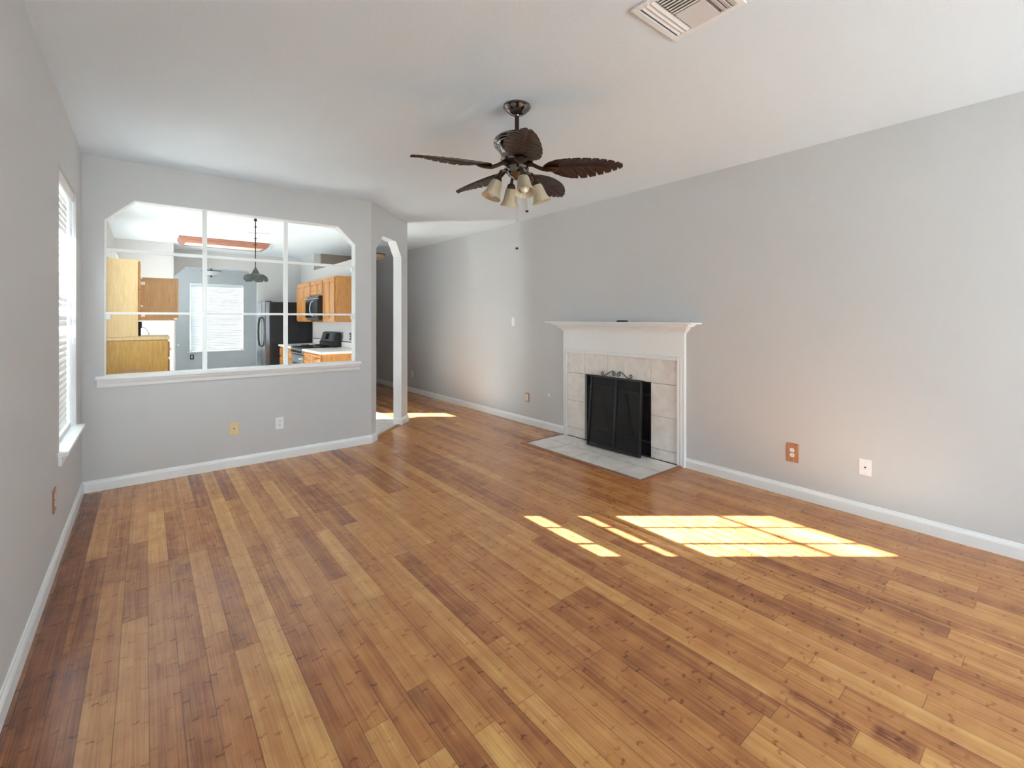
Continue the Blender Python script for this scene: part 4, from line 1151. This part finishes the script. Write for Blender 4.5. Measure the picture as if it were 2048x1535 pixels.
# pendant lamp
PL = thing('pendant_lamp', 'dark pewter pendant lamp with a petal shaped shade on a rod over the kitchen', 'pendant lamp', (1.484, 1.779, H))
PC = (1.484, 1.779, 0)
m = MB(); m.lathe([(0.028, H - .001), (0.028, H - .012), (0.016, H - .020), (0.014, H - .035), (0.022, H - .045), (0.012, H - .055)], PC, 16); m.build('canopy', M['bronze'], PL, True)
m = MB()
for zz in (2.61, 2.46, 2.38): m.ball((PC[0], PC[1], zz), 0.013, 10)
m.tube([(PC[0], PC[1], H - .05), (PC[0], PC[1], 2.06)], 0.0055, 8); m.build('rod', M['bronze'], PL, True)
def petal_shade(u, v):
    # u: 0 at the neck .. 1 at the rim (and back inside), v: around
    prof = [(0.008, 2.088), (0.014, 2.070), (0.024, 2.050), (0.036, 2.028), (0.044, 2.008), (0.052, 1.998), (0.074, 1.996), (0.100, 1.990), (0.122, 1.974), (0.134, 1.950), (0.134, 1.925), (0.120, 1.906), (0.112, 1.912), (0.114, 1.94), (0.09, 1.968), (0.05, 1.980), (0.01, 1.986)]
    q = u * (len(prof) - 1); k = min(len(prof) - 2, int(q)); f = q - k
    rr = prof[k][0] * (1 - f) + prof[k + 1][0] * f; zz = prof[k][1] * (1 - f) + prof[k + 1][1] * f
    a = 2 * PI * v; w_ = min(1, max(0, (q - 4.5) / 4))
    lobe = abs(math.cos(a * 2.5 + 0.5)) ** 0.7
    rr *= 1 + w_ * (0.26 * lobe - 0.20) + 0.03 * w_ * math.sin(a * 15 + q)
    zz += w_ * (-0.020 * lobe + 0.010) + 0.004 * w_ * math.sin(a * 11 + q * 2)
    return (PC[0] + rr * math.cos(a), PC[1] + rr * math.sin(a), zz)
m = MB(); m.grid(48, 90, petal_shade)
m.build('lamp_shade', M['pewter'], PL, 'all')
m = MB(); m.ball((PC[0], PC[1], 1.945), 0.03, 12); m.build('light_bulb', M['bulb'], PL, True)

# wooden box light on the kitchen ceiling
WL = thing('ceiling_light_box', 'long reddish oak framed fluorescent light box on the kitchen ceiling', 'ceiling light', (1.43, 4.36, H))
m = MB()
prof = [(0.0, H - .001), (0.0, H - .018), (-0.012, H - .030), (-0.020, H - .060), (-0.040, H - .082), (-0.048, H - .095), (-0.085, H - .095), (-0.085, H - .001)]
x0, x1, y0, y1 = 0.795, 2.065, 4.08, 4.66
for path in ([(x0, y0), (x1, y0)], [(x1, y0), (x1, y1)], [(x1, y1), (x0, y1)], [(x0, y1), (x0, y0)]):
    # mitred segments: each profile point is inset at both ends by its own offset
    a = Vector(path[0]); b = Vector(path[1]); dvec = (b - a).normalized(); nv = Vector((dvec.y, -dvec.x))   # outward
    A_ = []; B_ = []
    for o_, z_ in prof:
        A_.append(m.bm.verts.new((*(a + nv * o_ - dvec * o_), z_))); B_.append(m.bm.verts.new((*(b + nv * o_ + dvec * o_), z_)))
    k = len(prof)
    for j in range(k): m._f([A_[j], A_[(j+1) % k], B_[(j+1) % k], B_[j]])
m.build('wood_frame', M['redwood'], WL)
box(x0 + .08, x1 - .08, y0 + .08, y1 - .08, H - .088, H - .080).build('diffuser', M['diffuser'], WL)

# bowl lights
def bowl(label, c, r, zr, mt):
    BW = thing('bowl_ceiling_light', label, 'ceiling light', (c[0], c[1], H))
    m = MB(); m.lathe([(0.06, H - .001), (0.06, H - .02), (0.02, H - .03), (0.014, zr + .02), (0.014, zr - .03)], c, 20); m.build('stem', M['bronze'], BW, True)
    m = MB(); m.lathe([(r, zr), (r + .008, zr + .004), (r + .008, zr - .010), (r - .004, zr - .012)], c, 36); m.build('rim', M['bronze'], BW, True)
    m = MB(); m.lathe([(r, zr - .004), (r * .97, zr - .03), (r * .8, zr - .065), (r * .5, zr - .092), (r * .2, zr - .105), (0.001, zr - .107)], c, 36, cap=False); m.build('glass_bowl', mt, BW, True)
    m = MB(); m.lathe([(0.004, zr - .100), (0.020, zr - .108), (0.024, zr - .120), (0.012, zr - .140), (0.001, zr - .155)], c, 16); m.build('finial', M['bronze'], BW, True)
bowl('white bowl ceiling light with dark finial in front of the farthest window', (1.56, 8.0, 0), 0.18, 2.53, M['diffuser'])
bowl('amber glass bowl light on the hall ceiling, glimpsed through the archway', (3.60, 3.25, 0), 0.20, 2.60, mat('amber_glass', srgb(196, 176, 140), .3))
plate('power_outlet', 'dark outlet low on the farthest wall under the left end of the window', 'outlet', ('y', 10.0, -1), 1.32, 0.40, 'duplex', 0.085, 0.125, 'hole')

for o in bpy.data.objects:
    if o.type == 'EMPTY' and not o.children and o.name != 'camera': bpy.data.objects.remove(o)
